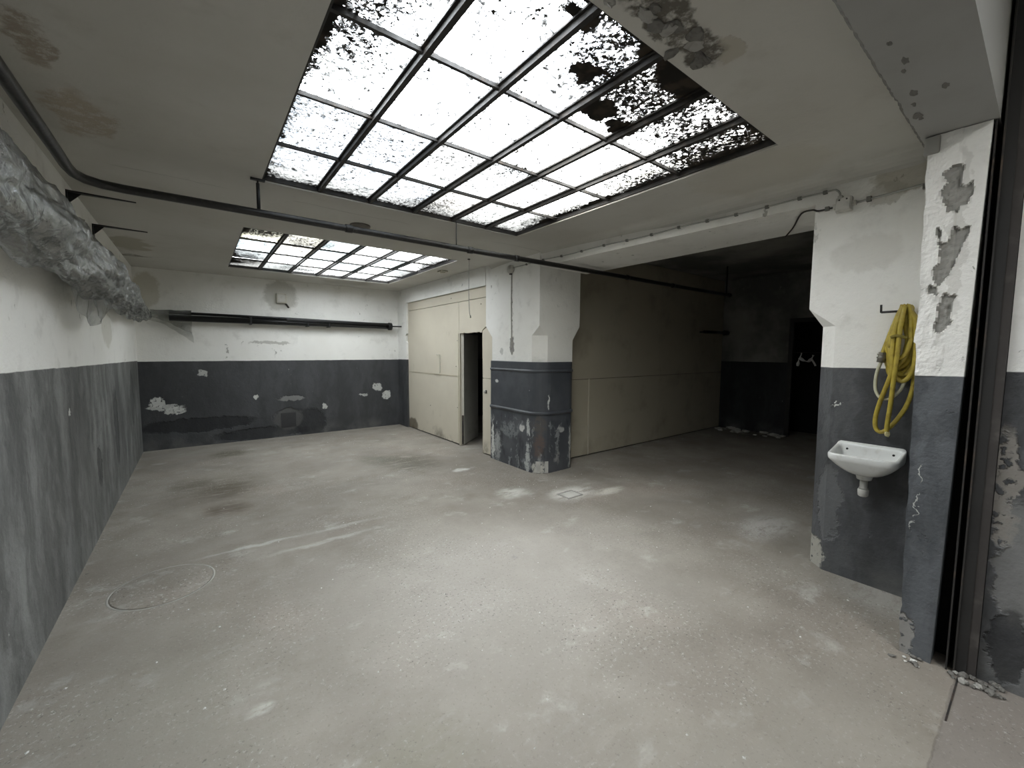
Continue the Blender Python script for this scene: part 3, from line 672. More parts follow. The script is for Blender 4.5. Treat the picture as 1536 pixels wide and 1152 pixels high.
# leaf litter lying on the glass
def litter(parent, e, n, dens, seed):
    rnd = random.Random(seed); V = []; F = []; k = 0
    while k < n:
        x = rnd.uniform(e[0]+.01, e[1]-.01); y = rnd.uniform(e[2]+.01, e[3]-.01)
        if rnd.random() > dens(x, y): continue
        k += 1; a = rnd.uniform(0, 6.28); l = rnd.choice((.004, .005, .007, .010, .013, .018, .024, .030))*rnd.uniform(.6, 1.2); wd = l*rnd.uniform(.12, .45); cu = rnd.uniform(-.6, .6)
        z = 2.8155+rnd.uniform(.002, .008); P = []
        for (u, s) in ((-1, 0), (-.4, 1), (.4, .8), (1, 0), (.4, -.8), (-.4, -1)):
            px_ = u*l; py_ = s*wd+cu*l*u*u
            P.append((x+px_*math.cos(a)-py_*math.sin(a), y+px_*math.sin(a)+py_*math.cos(a), z+rnd.uniform(0, .006)))
        o = len(V); V += P; F.append(tuple(range(o, o+6)))
    o = mesh('leaf_litter', V, F, 'litter', parent, fix=False); o['kind'] = 'stuff'; return o
def d1(x, y):
    e = min(x-SK1[0], SK1[1]-x, y-SK1[2], SK1[3]-y)
    d = .10 + .55*math.exp(-e/.07) + .6*math.exp(-((x-SK1[0])/.25)**2-((y-1.6)/.7)**2) + .5*math.exp(-((x-2.1)/.7)**2-((y-1.35)/.35)**2)
    gx = min(abs(((x-SK1[0])/((SK1[1]-SK1[0])/6)+.5) % 1-.5), .5)
    gy = min(abs(((y-SK1[2])/((SK1[3]-SK1[2])/4)+.5) % 1-.5), .5)
    d += .5*math.exp(-min(gx, gy*1.6)/.05)*max(0, noise.noise(Vector((x*2, y*2, 1)))+.2)
    return min(1, d*(.5+.9*max(0, noise.noise(Vector((x*4, y*4, 0)))+.3)))
litter(w1, SK1, 6500, d1, 3)
litter(w2, SK2, 1600, lambda x, y: .3+.6*math.exp(-min(x-SK2[0], SK2[1]-x, y-SK2[2], SK2[3]-y)/.08), 5)

# ------------------------------------------------------------------ cream boards closing the side bay
pt = thing('board_partition', 'cream board partition with a narrow open doorway left of the column', 'partition')
def board(poly, x0=3.398, x1=3.43, name='board', parent=None, mat='board'):
    return prism(name, poly, 'x', x0, x1, mat, parent or pt, .0015)
g_ = .0035
board([(5.862, .02), (7.875, .02), (7.875, 1.138), (5.862, 1.138)])
board([(5.862, 1.145), (7.875, 1.145), (7.895, 1.74), (7.895, 1.86), (7.86, 1.9), (7.86, 2.335), (5.862, 2.335)])
board([(5.037, 2.343), (7.86, 2.343), (7.86, 2.497), (5.037, 2.497)])
# ragged sawn lower edge above the doorway
rag = [(5.178+(5.855-5.178)*i/16, 1.835+.010*noise.noise(Vector((i*1.7, 0, 3)))+random.uniform(-.006, .006)) for i in range(17)]
board([(5.037, 2.335), (5.855, 2.335)] + rag[::-1] + [(5.172, 1.86), (5.10, 1.905), (5.037, 1.915)])
board([(4.885, .02), (5.160, .02), (5.160, 1.145), (4.885, 1.145)])
board([(4.885, 1.152), (5.160, 1.152), (5.168, 1.85), (5.04, 1.905), (4.885, 1.75)])
boxes('cover_strip', [(3.388, 3.397, 5.868, 5.885, .03, 1.83)], simple('strip_paint', (.66, .62, .5), .6, 0, .3), pt)
boxes('cover_strip', [(3.391, 3.3975, 5.885, 7.86, 1.137, 1.146)], simple('strip_paint_dull', (.5, .45, .34), .6, 0, .3), pt)
boxes('door_jamb', [(3.398, 3.50, 5.835, 5.858, .0, 1.85)], 'board', pt, .002)
boxes('door_jamb', [(3.431, 3.50, 5.150, 5.175, .0, 1.85)], 'board', pt, .002)
boxes('bottom_rail', [(3.435, 3.50, 5.86, 7.875, .0, .08)], 'rust_steel', pt)
# bent wire pull handle
tube('pull_handle', catmull([(3.396, 6.62, 1.487), (3.37, 6.60, 1.49), (3.366, 6.50, 1.487), (3.366, 6.465, 1.47), (3.366, 6.462, 1.33), (3.366, 6.465, 1.19), (3.366, 6.50, 1.165), (3.37, 6.70, 1.155), (3.396, 6.72, 1.155)], 5), .006, 'cream_box', pt, 8)
lk = lathe('lock', [(.024, 3.396), (.024, 3.388), (.014, 3.384), (.014, 3.370), (.0, 3.368)], (0, 5.09, .955), 'bakelite', pt, 18, 'x')
boxes('lock_plate', [(3.389, 3.397, 5.045, 5.075, .93, .975)], 'black_steel', lk)
for (y, z) in ((5.95, 1.3), (5.91, .62), (5.9, 1.72), (6.9, .55), (6.1, 2.42), (5.2, 2.25)):
    lathe('screw', [(.008, 3.396), (.008, 3.392), (.0, 3.391)], (0, y, z), 'rust_steel', pt, 8, 'x')
# door leaf swung into the dark store behind
dl = thing('door_leaf', 'pale grey door leaf swung open inside the doorway of the cream partition', 'door')
a = Vector((3.455, 5.80, 0)); d = Vector((.56, .44, 0)).normalized(); nn = Vector((-d.y, d.x, 0))
def dbox(name, u0, u1, t0, t1, z0, z1, mat, parent):
    V = [a+d*u+nn*t+Vector((0, 0, z)) for u in (u0, u1) for t in (t0, t1) for z in (z0, z1)]
    return mesh(name, V, [(0, 1, 3, 2), (4, 6, 7, 5), (0, 4, 5, 1), (2, 3, 7, 6), (0, 2, 6, 4), (1, 5, 7, 3)], mat, parent)
dbox('leaf', 0, .70, 0, .035, .015, 1.83, 'door_paint', dl)
dbox('edge_strip', -.012, 0, -.004, .039, .015, 1.83, simple('door_edge', (.55, .53, .46), .6), dl)
dbox('kick_plate', -.0135, -.011, 0, .035, .02, .5, 'rust_steel', dl)

# boards along the side of the side bay, seen through the big opening
p2 = thing('board_partition', 'cream board wall in shadow running right from the column', 'partition')
def board2(x0, x1, z0, z1): return boxes('board', [(x0, x1, 4.13, 4.16, z0, z1)], 'board_shaded', p2, .0015)
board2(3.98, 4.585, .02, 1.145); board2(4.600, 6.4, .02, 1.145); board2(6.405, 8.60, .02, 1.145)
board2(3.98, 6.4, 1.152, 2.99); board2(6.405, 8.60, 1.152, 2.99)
boxes('cover_strip', [(4.583, 4.604, 4.120, 4.1295, .02, 1.15)], simple('strip_pale', (.50, .47, .38), .6), p2)
boxes('bottom_rail', [(4.0, 8.6, 4.162, 4.2, .0, .08)], 'rust_steel', p2)
# store walls behind both partitions
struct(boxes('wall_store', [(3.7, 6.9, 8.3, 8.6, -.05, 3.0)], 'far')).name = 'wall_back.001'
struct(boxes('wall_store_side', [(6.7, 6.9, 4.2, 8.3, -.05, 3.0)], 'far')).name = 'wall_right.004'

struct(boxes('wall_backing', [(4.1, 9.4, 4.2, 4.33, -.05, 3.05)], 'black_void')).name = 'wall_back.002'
# dark far room
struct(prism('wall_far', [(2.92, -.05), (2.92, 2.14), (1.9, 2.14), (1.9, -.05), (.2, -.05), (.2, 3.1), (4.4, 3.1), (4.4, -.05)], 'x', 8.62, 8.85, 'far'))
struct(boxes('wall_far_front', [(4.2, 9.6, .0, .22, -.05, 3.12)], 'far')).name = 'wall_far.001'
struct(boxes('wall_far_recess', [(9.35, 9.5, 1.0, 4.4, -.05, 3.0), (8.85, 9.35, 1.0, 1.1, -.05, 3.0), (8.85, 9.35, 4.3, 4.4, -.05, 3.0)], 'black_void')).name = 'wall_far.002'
df = struct(boxes('door_1', [(8.60, 8.64, 2.86, 2.93, 0, 2.17), (8.60, 8.64, 1.88, 1.94, 0, 2.17), (8.60, 8.64, 1.94, 2.86, 2.10, 2.17)], 'black_steel'))
# pale scrap hanging in the dark doorway
ps = thing('torn_plastic_strip', 'small crumpled white plastic strip hanging in the far dark doorway', 'plastic strip')
V, F = merge(tube_geo(catmull([(8.620, 2.775, 1.310), (8.620, 2.765, 1.390), (8.600, 2.745, 1.450), (8.610, 2.675, 1.410), (8.620, 2.615, 1.400), (8.610, 2.565, 1.450), (8.620, 2.545, 1.510)], 5), lambda t: .018+.010*math.sin(t*19), 7),
             tube_geo(catmull([(8.600, 2.745, 1.450), (8.620, 2.730, 1.510), (8.620, 2.725, 1.550)], 4), .010, 6),
             tube_geo(catmull([(8.610, 2.565, 1.440), (8.620, 2.515, 1.350), (8.620, 2.505, 1.320)], 4), .016, 6))
mesh('strip', V, F, simple('white_scrap', (.85, .85, .83), .35), ps, True)
tube('hanger_rod', [(8.62, 2.865, 1.556), (8.62, 1.935, 1.556)], .008, 'rust_steel', ps, 6)

# ------------------------------------------------------------------ long black pipe
lp = thing('heating_pipe', 'long thin dark pipe bending off the left wall and crossing the room under the ceiling', 'pipe')
zp = 2.525
pts = [(-.505, .1, zp+.01)] + [(-.505, y, zp+.005) for y in (1.0, 2.0, 3.0)] + [(-.505, 3.25, zp), (-.497, 3.36, zp), (-.465, 3.44, zp), (-.40, 3.488, zp), (-.30, 3.505, zp)] + [(x, 3.51-.012*x, zp+.002*math.sin(x*2)) for x in (.5, 1.5, 2.5, 3.3, 4.3, 5.3, 6.3, 7.3)]
tube('pipe', pts, .026, 'pipe', lp, 14)
for x in (1.02, 2.15, 2.72, 4.55, 5.6): lathe('pipe_coupling', [(.0265, x-.03), (.032, x-.026), (.032, x+.026), (.0265, x+.03)], (0, 3.51-.012*x, zp+.002*math.sin(x*2)), 'pipe', lp, 14, 'x')
lathe('end_cap', [(.027, 7.28), (.036, 7.285), (.036, 7.33), (.0, 7.335)], (0, 3.422, zp+.002), 'pipe', lp, 14, 'x')
hg = tube('hanger', [(.405, 3.53, zp+.02), (.405, 3.53, ZC-.03)], .012, 'black_steel', lp, 8)
tube('hanger_hook', [(.405, 3.53, ZC-.035), (.405, 3.53, ZC-.002)], .006, 'black_steel', hg, 6)
boxes('hanger_plate', [(.36, .45, 3.515, 3.545, ZC-.012, ZC+.001)], 'black_steel', hg)
tube('hanger', [(7.2, 3.425, zp+.02), (7.2, 3.425, 2.999)], .014, 'black_steel', lp, 8)
tube('hanger', [(2.0, 3.486, zp-.0), (2.0, 3.486, zp+.06), (2.0, 3.486, ZC)], .005, 'black_steel', lp, 6)

# wall brackets
for k, (y, z, lab) in enumerate(((4.44, 2.705, 'black steel wall bracket just below the bend of the long pipe'), (5.40, 2.69, 'black steel wall bracket further from the pipe bend, above the plastic wrap'))):
    b = thing('wall_bracket', lab, 'bracket', group='steel brackets high on the left wall')
    boxes('back_plate', [(-.699, -.690, y-.03, y+.03, z-.13, z)], 'black_steel', b, .001)
    mesh('arm', [(-.69, y-.026, z), (-.69, y+.026, z), (-.32, y-.004, z-.004), (-.32, y+.004, z-.004), (-.69, y-.026, z-.012), (-.69, y+.026, z-.012), (-.32, y-.004, z-.012), (-.32, y+.004, z-.012)],
         [(0, 1, 3, 2), (4, 6, 7, 5), (0, 2, 6, 4), (1, 5, 7, 3), (0, 4, 5, 1), (2, 3, 7, 6)], 'black_steel', b)
    mesh('gusset', [(-.69, y-.003, z-.012), (-.62, y-.003, z-.012), (-.69, y-.003, z-.09), (-.69, y+.003, z-.012), (-.62, y+.003, z-.012), (-.69, y+.003, z-.09)], [(0, 1, 2), (3, 5, 4), (0, 3, 4, 1), (1, 4, 5, 2), (2, 5, 3, 0)], 'black_steel', b)

# ------------------------------------------------------------------ tube heaters and the plastic around them
h2 = thing('tube_heater', 'black tube heater along the back wall', 'heater')
tube('tube', [(-.30, 8.17, 2.035), (3.12, 8.17, 2.035)], .048, 'heater', h2, 16)
tube('tube', [(-.30, 8.19, 2.115), (1.30, 8.19, 2.102), (3.10, 8.19, 2.078)], .022, 'heater', h2, 12)
boxes('reflector', [(1.28, 3.13, 8.10, 8.26, 2.055, 2.098)], 'heater', h2, .006)
lathe('end_cap', [(.06, 3.10), (.075, 3.11), (.075, 3.17), (.03, 3.18)], (0, 8.17, 2.04), 'heater', h2, 16, 'x')
tube('supply_pipe', [(3.17, 8.17, 2.045), (3.30, 8.17, 2.045), (3.38, 8.1, 2.045)], .013, 'black_steel', h2, 8)
for x in (.75, 1.62, 1.98): boxes('clamp', [(x-.015, x+.015, 8.11, 8.299, 1.975, 2.10)], 'heater', h2, .003)
h1 = thing('tube_heater', 'dark heater tube along the left wall inside the crumpled plastic', 'heater')
tube('tube', [(-.565, .3, 2.12), (-.565, 4, 2.10), (-.56, 8.0, 2.04)], .045, 'heater', h1, 12)
for y in (1.5, 3.3, 5.2, 7.2): boxes('clamp', [(-.699, -.50, y-.015, y+.015, 2.15, 2.17)], 'black_steel', h1)

def wrap(name, y0, y1, nu, nv, seed, rx, rz, cx, cz, amp, thick_mat='plastic', parent=None):
    V = []; F = []
    for i in range(nu+1):
        u = i/nu; y = y0+(y1-y0)*u
        for k in range(nv):
            a_ = 2*math.pi*k/nv; ca, sa = math.cos(a_), math.sin(a_)
            q = Vector((ca*1.4+seed, y*1.9, sa*1.4))
            f = 1 + amp*noise.noise(q)
            # pinched, slanting creases: ridged noise stretched along the bundle
            w3 = Vector((ca*1.3+seed+y*.8, y*2.1+ca*1.2, sa*1.3-y*.5)); w3 += .35*noise.noise_vector(w3*1.4)
            v1 = noise.voronoi(w3*1.3)[0]; v2 = noise.voronoi(w3*3.1+Vector((seed, 0, 0)))[0]
            rd = abs(noise.noise(Vector((ca*2+y*1.3, y*4.4+seed, sa*2))))
            f += amp*.75*(v1[0]-.45) - amp*.35*math.exp(-(v1[1]-v1[0])*9) + amp*.22*(v2[0]-.4) + amp*.5*(.25-rd)
            sx, sz = rx(u), rz(u)
            sag = (.05 if sa < 0 else 0)*(-sa)*max(0, noise.noise(Vector((y*1.6, seed, 3))))*2.2
            x = cx(u)+sx*ca*f; z = cz(u)+sz*sa*f-sag
            V.append((max(x, -.694), y+.03*noise.noise(q*2), z))
    for i in range(nu):
        for k in range(nv): F.append((i*nv+k, i*nv+(k+1) % nv, (i+1)*nv+(k+1) % nv, (i+1)*nv+k))
    return mesh(name, V, F, thick_mat, parent, True, fix=False)
pw = thing('plastic_wrap', 'crumpled translucent plastic sheeting bundled along the left wall', 'plastic sheeting')
lerp = lambda p: (lambda u: next((a_[1]+(b_[1]-a_[1])*(u-a_[0])/(b_[0]-a_[0]) for a_, b_ in zip(p, p[1:]) if u <= b_[0]), p[-1][1]))
wrap('outer_sheet', 1.2, 8.05, 640, 84, 1.3, lerp([(0, .115), (.55, .115), (.8, .105), (.97, .08), (1, .02)]), lerp([(0, .17), (.3, .175), (.55, .175), (.78, .135), (.97, .09), (1, .02)]), lerp([(0, -.565), (1, -.56)]), lerp([(0, 2.17), (.5, 2.14), (1, 2.03)]), .42, parent=pw)
wrap('inner_sheet', 1.3, 7.8, 360, 52, 8.3, lerp([(0, .115), (.8, .09), (1, .04)]), lerp([(0, .125), (.5, .125), (.8, .10), (1, .04)]), lerp([(0, -.565), (1, -.56)]), lerp([(0, 2.13), (.5, 2.10), (1, 2.03)]), .5, parent=pw)
# hanging flap below the bundle
def flap(name, P, nu, nv, amp, seed, parent, mat='plastic'):
    """P(u, v) -> point; crumpled sheet"""
    V = []; F = []
    for i in range(nu+1):
        for j in range(nv+1):
            p = Vector(P(i/nu, j/nv)); q = Vector((p.x*3+seed, p.y*3, p.z*4))
            k = (1-abs(noise.noise(q*1.3))*2)*.6 + noise.noise(q*3.3)*.4
            p += Vector((amp*k, amp*noise.noise(q*1.7+Vector((5, 5, 5)))*.6, amp*.5*k)); V.append(p)
    for i in range(nu):
        for j in range(nv): a_ = i*(nv+1)+j; F.append((a_, a_+1, a_+nv+2, a_+nv+1))
    return mesh(name, V, F, mat, parent, True, fix=False)
flap('hanging_flap', lambda u, v: (-.60+.03*u+.06*v*(1-v), 3.5+2.0*u, 2.02-v*(.30*math.sin(math.pi*min(1, u*1.15)**.8 if u < .87 else 3.0))), 60, 16, .035, 2.1, pw)
bw = thing('plastic_wrap', 'short piece of translucent plastic draped over the left end of the back wall heater', 'plastic sheeting')
def bp(u, v):
    x = -.53+.50*u
    if v < .25: t = v/.25; return (x, 8.25-.14*math.sin(t*1.57), 2.08+.07*math.sin(t*1.57)*(.75+.25*u))
    t = (v-.25)/.75; return (x, 8.11+.06*t, 2.15-.02*(1-u)-t*(.14+.36*u**1.3))
flap('sheet', bp, 46, 34, .030, 4.4, bw)
flap('inner_fold', lambda u, v: tuple(Vector(bp(u*.96, v*.8))+Vector((0, .04, .0))), 40, 28, .03, 9.4, bw)

# ------------------------------------------------------------------ electrics
cb = thing('cable_run', 'thin painted cable clipped along the beam from the column to the pillar', 'cable')
def fx(y): return 3.385+(3.50-3.385)*(3.86-y)/(3.86-1.04)
zc_ = 2.648
ce = [(fx(y)-.012, y, zc_+.004*math.sin(y*7)) for y in [4.42-.12*i for i in range(30)] if y > .98] + [(3.488, .975, zc_+.004), (3.486, .955, zc_-.003), (3.486, .935, zc_-.03), (3.486, .93, 2.56)]
tube('cable', catmull(ce, 2), .006, 'cable', cb, 8)
for y in (4.1, 3.8, 3.5, 3.2, 2.9, 2.62, 2.35, 2.08, 1.83, 1.6, 1.38, 1.17, 1.02):
    boxes('cable_clip', [(fx(y)-.022, fx(y)+.004, y-.012, y+.012, zc_-.011+.004*math.sin(y*7), zc_+.011+.004*math.sin(y*7))], simple('clip_grey', (.16, .155, .14), .6) if y == 4.1 else bpy.data.materials['clip_grey'], cb, .002)
cb2 = thing('cable_run', 'thin cable from the square junction box to the flaking post', 'cable')
tube('cable', [(3.489, .84, 2.535), (3.489, .6, 2.55), (3.489, .28, 2.57)], .007, 'cable', cb2, 8)
for y in (.78, .52): boxes('cable_clip', [(3.476, 3.501, y-.012, y+.012, 2.524, 2.556)], bpy.data.materials['clip_grey'], cb2, .002)
cb3 = thing('cable_run', 'dark cable from the square junction box into the soffit of the opening', 'cable')
tube('cable', catmull([(3.489, .955, 2.535), (3.489, 1.05, 2.535), (3.52, 1.10, 2.560), (3.62, 1.20, 2.579), (3.95, 1.36, 2.579), (4.2, 1.5, 2.579)], 4), .006, 'rust_steel', cb3, 8)
boxes('cable_clip', [(3.476, 3.501, .99, 1.014, 2.524, 2.550)], bpy.data.materials['clip_grey'], cb3, .002)
jb = thing('junction_box', 'square painted junction box high on the pillar above the basin', 'junction box')
boxes('box', [(3.452, 3.501, .862, .948, 2.49, 2.58)], 'bakelite', jb, .006)
lid = boxes('lid', [(3.442, 3.452, .867, .943, 2.495, 2.575)], 'bakelite', jb, .003)
for y in (.885, .925): lathe('screw', [(.005, 3.442), (.005, 3.439), (0, 3.438)], (0, y, 2.562), 'rust_steel', lid, 8, 'x')
for b_ in ((3.468, 3.499, .948, .966, 2.52, 2.55), (3.468, 3.499, .844, .862, 2.52, 2.55), (3.468, 3.499, .917, .943, 2.58, 2.60)): boxes('gland', [b_], 'bakelite', jb, .002)
jb2 = thing('junction_box', 'small round junction box at the top of the column face', 'junction box')
lathe('box', [(.055, 3.371), (.055, 3.335), (.045, 3.325), (.0, 3.322)], (0, 4.42, 2.632), 'bakelite', jb2, 20, 'x')
boxes('gland', [(3.34, 3.37, 4.405, 4.435, 2.56, 2.58)], 'rust_steel', jb2, .002)
vc = thing('cable_run', 'vertical cable in a rough plaster chase down the column face', 'cable')
tube('cable', catmull([(3.366, 4.415+.012*noise.noise(Vector((z*3, 1, 1))), z) for z in [2.58-.1*i for i in range(11)]], 3), .0075, simple('chase_cable', (.4, .39, .36), .8, 0, .8, 30, .5, dark=(.2, .19, .17)), vc, 8)
for i, (z, s) in enumerate(((1.71, .03), (1.645, .026), (1.53, .022), (1.66, .02), (1.96, .012), (2.2, .010))):
    chunk('plaster_crater', (3.368, 4.41+random.uniform(-.015, .015), z), (.006, s*.8, s), 'plaster_patch', vc, i*2.1)
# ceiling rose and small fittings
rz_ = thing('ceiling_rose', 'round dark ceiling rose between the two skylights', 'ceiling rose')
lathe('base', [(.095, ZC), (.095, ZC-.014), (.06, ZC-.03), (0, ZC-.032)], (1.33, 4.19, 0), 'pendant', rz_, 28)
lathe('cap', [(.03, ZC-.03), (.03, ZC-.045), (0, ZC-.048)], (1.33, 4.19, 0), 'pendant', rz_, 16)
tube('wire', catmull([(1.33, 4.19, ZC-.045), (1.36, 4.16, ZC-.08), (1.42, 4.12, ZC-.075), (1.52, 4.07, ZC-.12)], 5), .003, 'cable', rz_, 6)
sc = thing('ceiling_fitting', 'small beige oblong fitting on the ceiling beside the far skylight', 'ceiling fitting')
boxes('plate', [(2.985, 3.10, 5.66, 5.78, ZC-.022, ZC+.0)], 'cream_box', sc, .005)
boxes('terminal', [(3.01, 3.07, 5.69, 5.75, ZC-.034, ZC-.022)], 'cream_box', sc, .003)
cd = thing('hanging_cord', 'thin pale cord hanging from the ceiling before the cream boards', 'cord')
tube('cord', catmull([(2.93, 4.78, ZC), (2.932, 4.782, 2.55), (2.928, 4.78, 2.3), (2.936, 4.78, 2.08), (2.945, 4.775, 2.02)], 4), .0045, 'cable', cd, 6)
boxes('ceiling_hook', [(2.918, 2.942, 4.768, 4.792, ZC-.012, ZC)], 'rust_steel', cd)
tube('knot', [(2.946, 4.775, 2.03), (2.949, 4.774, 1.995)], .009, 'cable', cd, 6)
bb = thing('switch_box', 'small pale box high on the back wall above the black heater', 'switch box')
boxes('box', [(1.15, 1.31, 8.235, 8.30, 2.37, 2.54)], 'cream_box', bb, .012)
boxes('cover', [(1.17, 1.29, 8.225, 8.236, 2.39, 2.52)], 'bakelite', bb, .004)
tube('conduit', catmull([(1.29, 8.28, 2.38), (1.32, 8.28, 2.34), (1.345, 8.285, 2.30)], 4), .014, 'rust_steel', bb, 8)

# ------------------------------------------------------------------ washbasin
ws = thing('washbasin', 'small white ceramic washbasin on the dark painted pier', 'washbasin')
def basin():
    # loops from the outer underside over the rim into the bowl; local: u along wall (y), d out from wall (-x)
    yc, xw = .683, 3.499; W, D = .176, .245
    def loop(w, d0, d1, z, r, n=6, tilt=0):
        # rounded rectangle, back corners sharp-ish
        pts = []
        cs = [(w-r, d1-r, 0), (-(w-r), d1-r, 90), (-(w-r*.4), d0+r*.4, 180), (w-r*.4, d0+r*.4, 270)]
        for k, (cu, cd_, a0) in enumerate(cs):
            rr = r if k < 2 else r*.4
            for i in range(n+1):
                t = math.radians(a0+90*i/n); u = cu+rr*math.cos(t); d_ = cd_+rr*math.sin(t)
                pts.append((xw-d_, yc+u, z+tilt*(1-min(1, d_/.05))))
        return pts
    rim_back = .055
    L_ = [loop(.05, .06, .17, .765, .04), loop(.10, .03, .20, .785, .06), loop(.145, .01, .225, .825, .06), loop(.166, .0, .236, .852, .05), loop(.176, .0, .245, .862, .05),
          loop(.178, .0, .247, .895, .05, tilt=rim_back), loop(.174, .0, .243, .902, .047, tilt=rim_back), loop(.158, .016, .226, .902, .042, tilt=rim_back), loop(.153, .020, .220, .895, .04, tilt=rim_back-.01), loop(.145, .028, .212, .865, .045),
          loop(.13, .04, .195, .836, .05), loop(.08, .07, .15, .826, .035), loop(.03, .09, .13, .824, .015)]
    n = len(L_[0]); V = [p for l_ in L_ for p in l_]; F = []
    for j in range(len(L_)-1):
        for i in range(n): F.append((j*n+i, j*n+(i+1) % n, (j+1)*n+(i+1) % n, (j+1)*n+i))
    F.append(tuple(range(n))); F.append(tuple((len(L_)-1)*n+i for i in range(n)))
    return V, F
V, F = basin(); bo = mesh('basin', V, F, 'ceramic', ws, True)
md = bo.modifiers.new('s', 'SUBSURF'); md.levels = 1; md.render_levels = 1
lathe('drain_hole', [(.024, .8255), (.024, .8275), (.016, .828), (.0, .827)], (3.389, .683, 0), 'black_void', ws, 18)
for y in (.80, .565): lathe('tap_hole', [(.007, 3.477), (.007, 3.475), (0, 3.4745)], (0, y, .905), 'black_void', ws, 10, 'x')
lathe('outlet_boss', [(.05, .782), (.042, .755), (.038, .738), (.03, .735)], (3.39, .683, 0), 'ceramic', ws, 20)
lathe('waste_pipe', [(.021, .738), (.021, .685), (.024, .683), (.024, .675)], (3.39, .683, 0), simple('waste_grey', (.33, .32, .29), .5, 0, .5, 20), ws, 16)
lathe('pipe_nut', [(.026, .675), (.030, .667), (.029, .65), (.027, .632), (.02, .625), (.0, .622)], (3.39, .683, 0), 'pale_cement', ws, 12)

# ------------------------------------------------------------------ hook and yellow hose
hk = thing('wall_hook', 'black steel hook on the pier holding the yellow hose', 'hook')
tube('hook', [(3.50, .56, 1.808), (3.45, .562, 1.806), (3.43, .60, 1.806), (3.43, .668, 1.806)], .007, 'black_steel', hk, 8)
tube('hook_tip', [(3.43, .668, 1.803), (3.43, .670, 1.852)], .006, 'black_steel', hk, 8)
tube('peg', [(3.50, .545, 1.800), (3.40, .545, 1.812)], .012, 'black_steel', hk, 8)
hs = thing('garden_hose', 'coiled yellow hose hanging on the pier above the washbasin', 'hose')
rnd = random.Random(11)
r_h = .0125
loops = []
top = (.545, 1.838)
specs = [(.636, .535, 1.44), (.628, .525, 1.40), (.618, .500, 1.39), (.61, .512, 1.425), (.625, .515, 1.46), (.600, .495, 1.415), (.592, .53, 1.49), (.615, .54, 1.47), (.585, .498, 1.38), (.605, .52, 1.52)]
for k, (ya, yb, zb) in enumerate(specs):
    xo = 3.462-.0085*k+.003*rnd.uniform(-1, 1); j = lambda s=.006: rnd.uniform(-s, s)
    tz = top[1]-.004*(k % 3); ym = (ya+yb)/2
    P = [(xo-.004, .552+j(), tz), (xo, .572+j(), tz-.03), (xo+j(), .572+(ya-.572)*.55+j(), tz-.12), (xo+j(), ya+j(), tz-.24), (xo+j(), ya-.004+j(), zb+.09), (xo, ya*.7+ym*.3, zb+.025), (xo, ym, zb),
         (xo, yb*.7+ym*.3, zb+.03), (xo+j(), yb+j(), zb+.11), (xo+j(), yb-.004+j(), tz-.20), (xo+j(), yb+.008+j(), tz-.09), (xo, .533, tz-.02), (xo-.004, .548+j(), tz)]
    V, F = tube_geo(catmull(P, 5), r_h, 9, False); loops.append((V, F))
# long trailing loop and loose ends
P = [(3.375, .56, 1.84), (3.37, .575, 1.76), (3.372, .588, 1.67), (3.37, .59, 1.55), (3.372, .588, 1.44), (3.38, .61, 1.34), (3.40, .635, 1.25), (3.42, .655, 1.15), (3.42, .652, 1.08), (3.42, .628, 1.052), (3.42, .598, 1.072), (3.42, .56, 1.13), (3.42, .52, 1.22), (3.42, .498, 1.32), (3.42, .492, 1.42), (3.42, .496, 1.55)]
loops.append(tube_geo(catmull(P, 6), r_h, 9))
P = [(3.368, .552, 1.83), (3.36, .562, 1.70), (3.362, .566, 1.55), (3.365, .573, 1.42), (3.37, .578, 1.30), (3.375, .584, 1.20), (3.38, .590, 1.12), (3.385, .592, 1.065)]
loops.append(tube_geo(catmull(P, 6), r_h, 9))
P = [(3.44, .575, 1.82), (3.43, .605, 1.72), (3.43, .63, 1.62), (3.43, .648, 1.54)]
loops.append(tube_geo(catmull(P, 6), r_h, 9))
V, F = merge(*loops); mesh('hose', V, F, 'hose', hs, True)
tube('hose_end', catmull([(3.43, .650, 1.50), (3.43, .668, 1.42), (3.425, .668, 1.33), (3.42, .645, 1.275), (3.41, .61, 1.265), (3.40, .575, 1.285), (3.40, .545, 1.33), (3.40, .53, 1.38)], 6), .0095, 'hose_pale', hs, 9)
V, F = tube_geo([(3.43, .644, 1.555), (3.43, .652, 1.492)], .021, 14)
cp_ = mesh('coupling', V, F, 'brass', hs, True)
for z in (1.54, 1.52): tube('coupling_ring', [(3.43, .6465+(1.55-z)*.12, z+.004), (3.43, .6475+(1.55-z)*.12, z-.004)], .0235, 'brass', cp_, 14)
tube('binding', catmull([(3.352, .60, 1.645), (3.350, .575, 1.655), (3.352, .55, 1.65), (3.36, .53, 1.64)], 4), .009, simple('dark_yellow_tie', (.2, .16, .03), .7), hs, 8)
chunk('hose_tip', (3.385, .589, 1.052), (.014, .014, .02), simple('tip_pale', (.6, .55, .3), .6), hs, 3.)

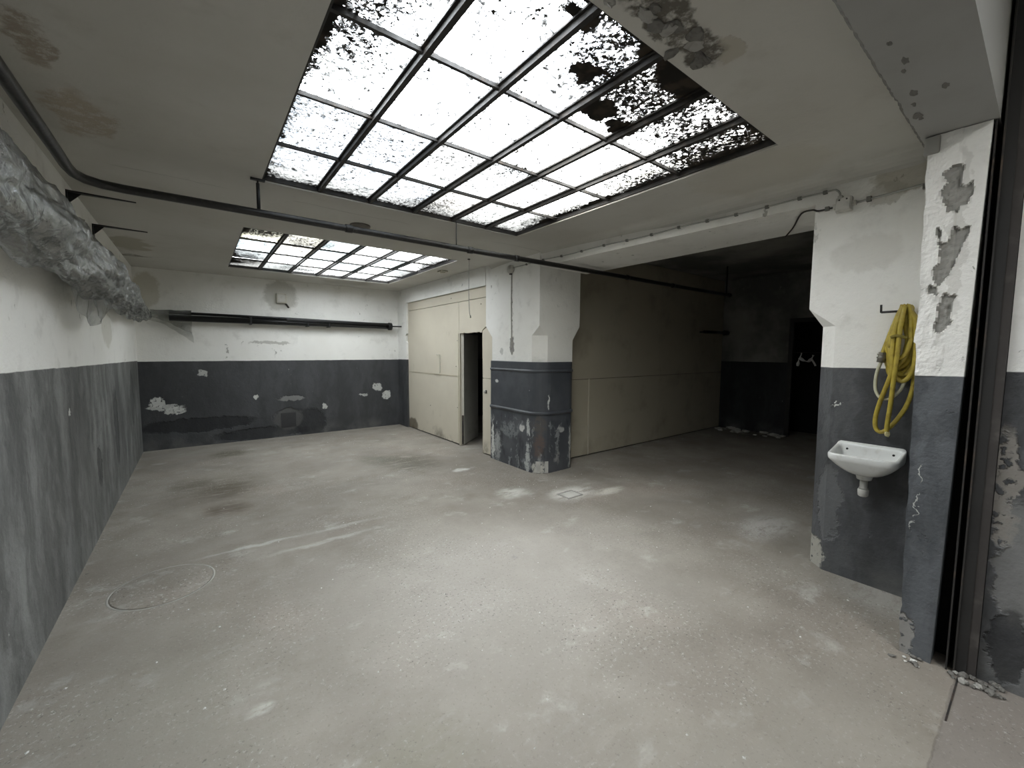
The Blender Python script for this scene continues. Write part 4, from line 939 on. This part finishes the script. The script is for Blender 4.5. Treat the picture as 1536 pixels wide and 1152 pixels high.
# ------------------------------------------------------------------ stub pipe in far room
st = thing('pipe_stub', 'short black pipe end sticking out from the shadowed board wall', 'pipe')
tube('pipe', [(7.6, 4.0, 1.935), (8.45, 4.0, 1.94)], .028, 'black_steel', st, 12)
tube('flange', [(8.40, 4.0, 1.94), (8.52, 4.0, 1.94)], .05, 'black_steel', st, 12)
tube('bracket', [(7.7, 4.13, 1.935), (7.7, 4.0, 1.935)], .014, 'black_steel', st, 8)

# ------------------------------------------------------------------ rubble and crumbs
rb = thing('rubble_heap', 'broken plaster heaped at the foot of the gate guide', 'rubble')
for i in range(26):
    x = random.uniform(2.80, 2.9); y = random.uniform(.02, .2); s = random.uniform(.006, .022)
    chunk('rubble_piece', (x, y, s*.5), (s, s*.8, s*.6), random.choice(('rubble', 'rubble', 'plaster_patch')), rb, i*1.9, 2)
rb2 = thing('rubble_heap', 'crumbled plaster at the foot of the flaking post', 'rubble')
for i in range(12):
    s = random.uniform(.005, .015)
    chunk('rubble_piece', (random.uniform(2.76, 2.84), random.uniform(.30, .41), s*.5), (s, s, s*.6), random.choice(('rubble', 'debris')), rb2, i*2.9, 1)
gsp = []
rr_ = random.Random(5)
for i in range(230):
    while True:
        x = rr_.uniform(-.6, 4.8); y = rr_.uniform(.3, 8)
        if not (x > 3.2 and y > 3.6) and not (x > 3.3 and y < 1.1) and not (x > 2.7 and y < .5): break
    s = rr_.uniform(.003, .008); a0 = rr_.uniform(0, 6)
    V = [(x+s*math.cos(a0+t)*rr_.uniform(.6, 1.3), y+s*math.sin(a0+t)*rr_.uniform(.6, 1.3), .0) for t in (0, 1.6, 3.1, 4.7)] + [(x, y, s*.7)]
    gsp.append((V, [(0, 1, 4), (1, 2, 4), (2, 3, 4), (3, 0, 4), (3, 2, 1, 0)]))
V, F = merge(*gsp); cr2 = mesh('floor_crumbs', V, F, 'debris', None); cr2['kind'] = 'stuff'
tag(cr2, 'scattered tiny white plaster crumbs on the concrete floor', 'crumbs')
# scattered refuse along the foot of the far dark wall
rf = thing('rubble_heap', 'low scatter of pale debris along the foot of the dark far wall', 'rubble')
for i in range(30):
    s = random.uniform(.02, .07)
    chunk('rubble_piece', (random.uniform(8.2, 8.58), random.uniform(2.9, 4.05), s*.4), (s, s*1.4, s*.5), 'pale_cement', rf, i*1.3, 1)
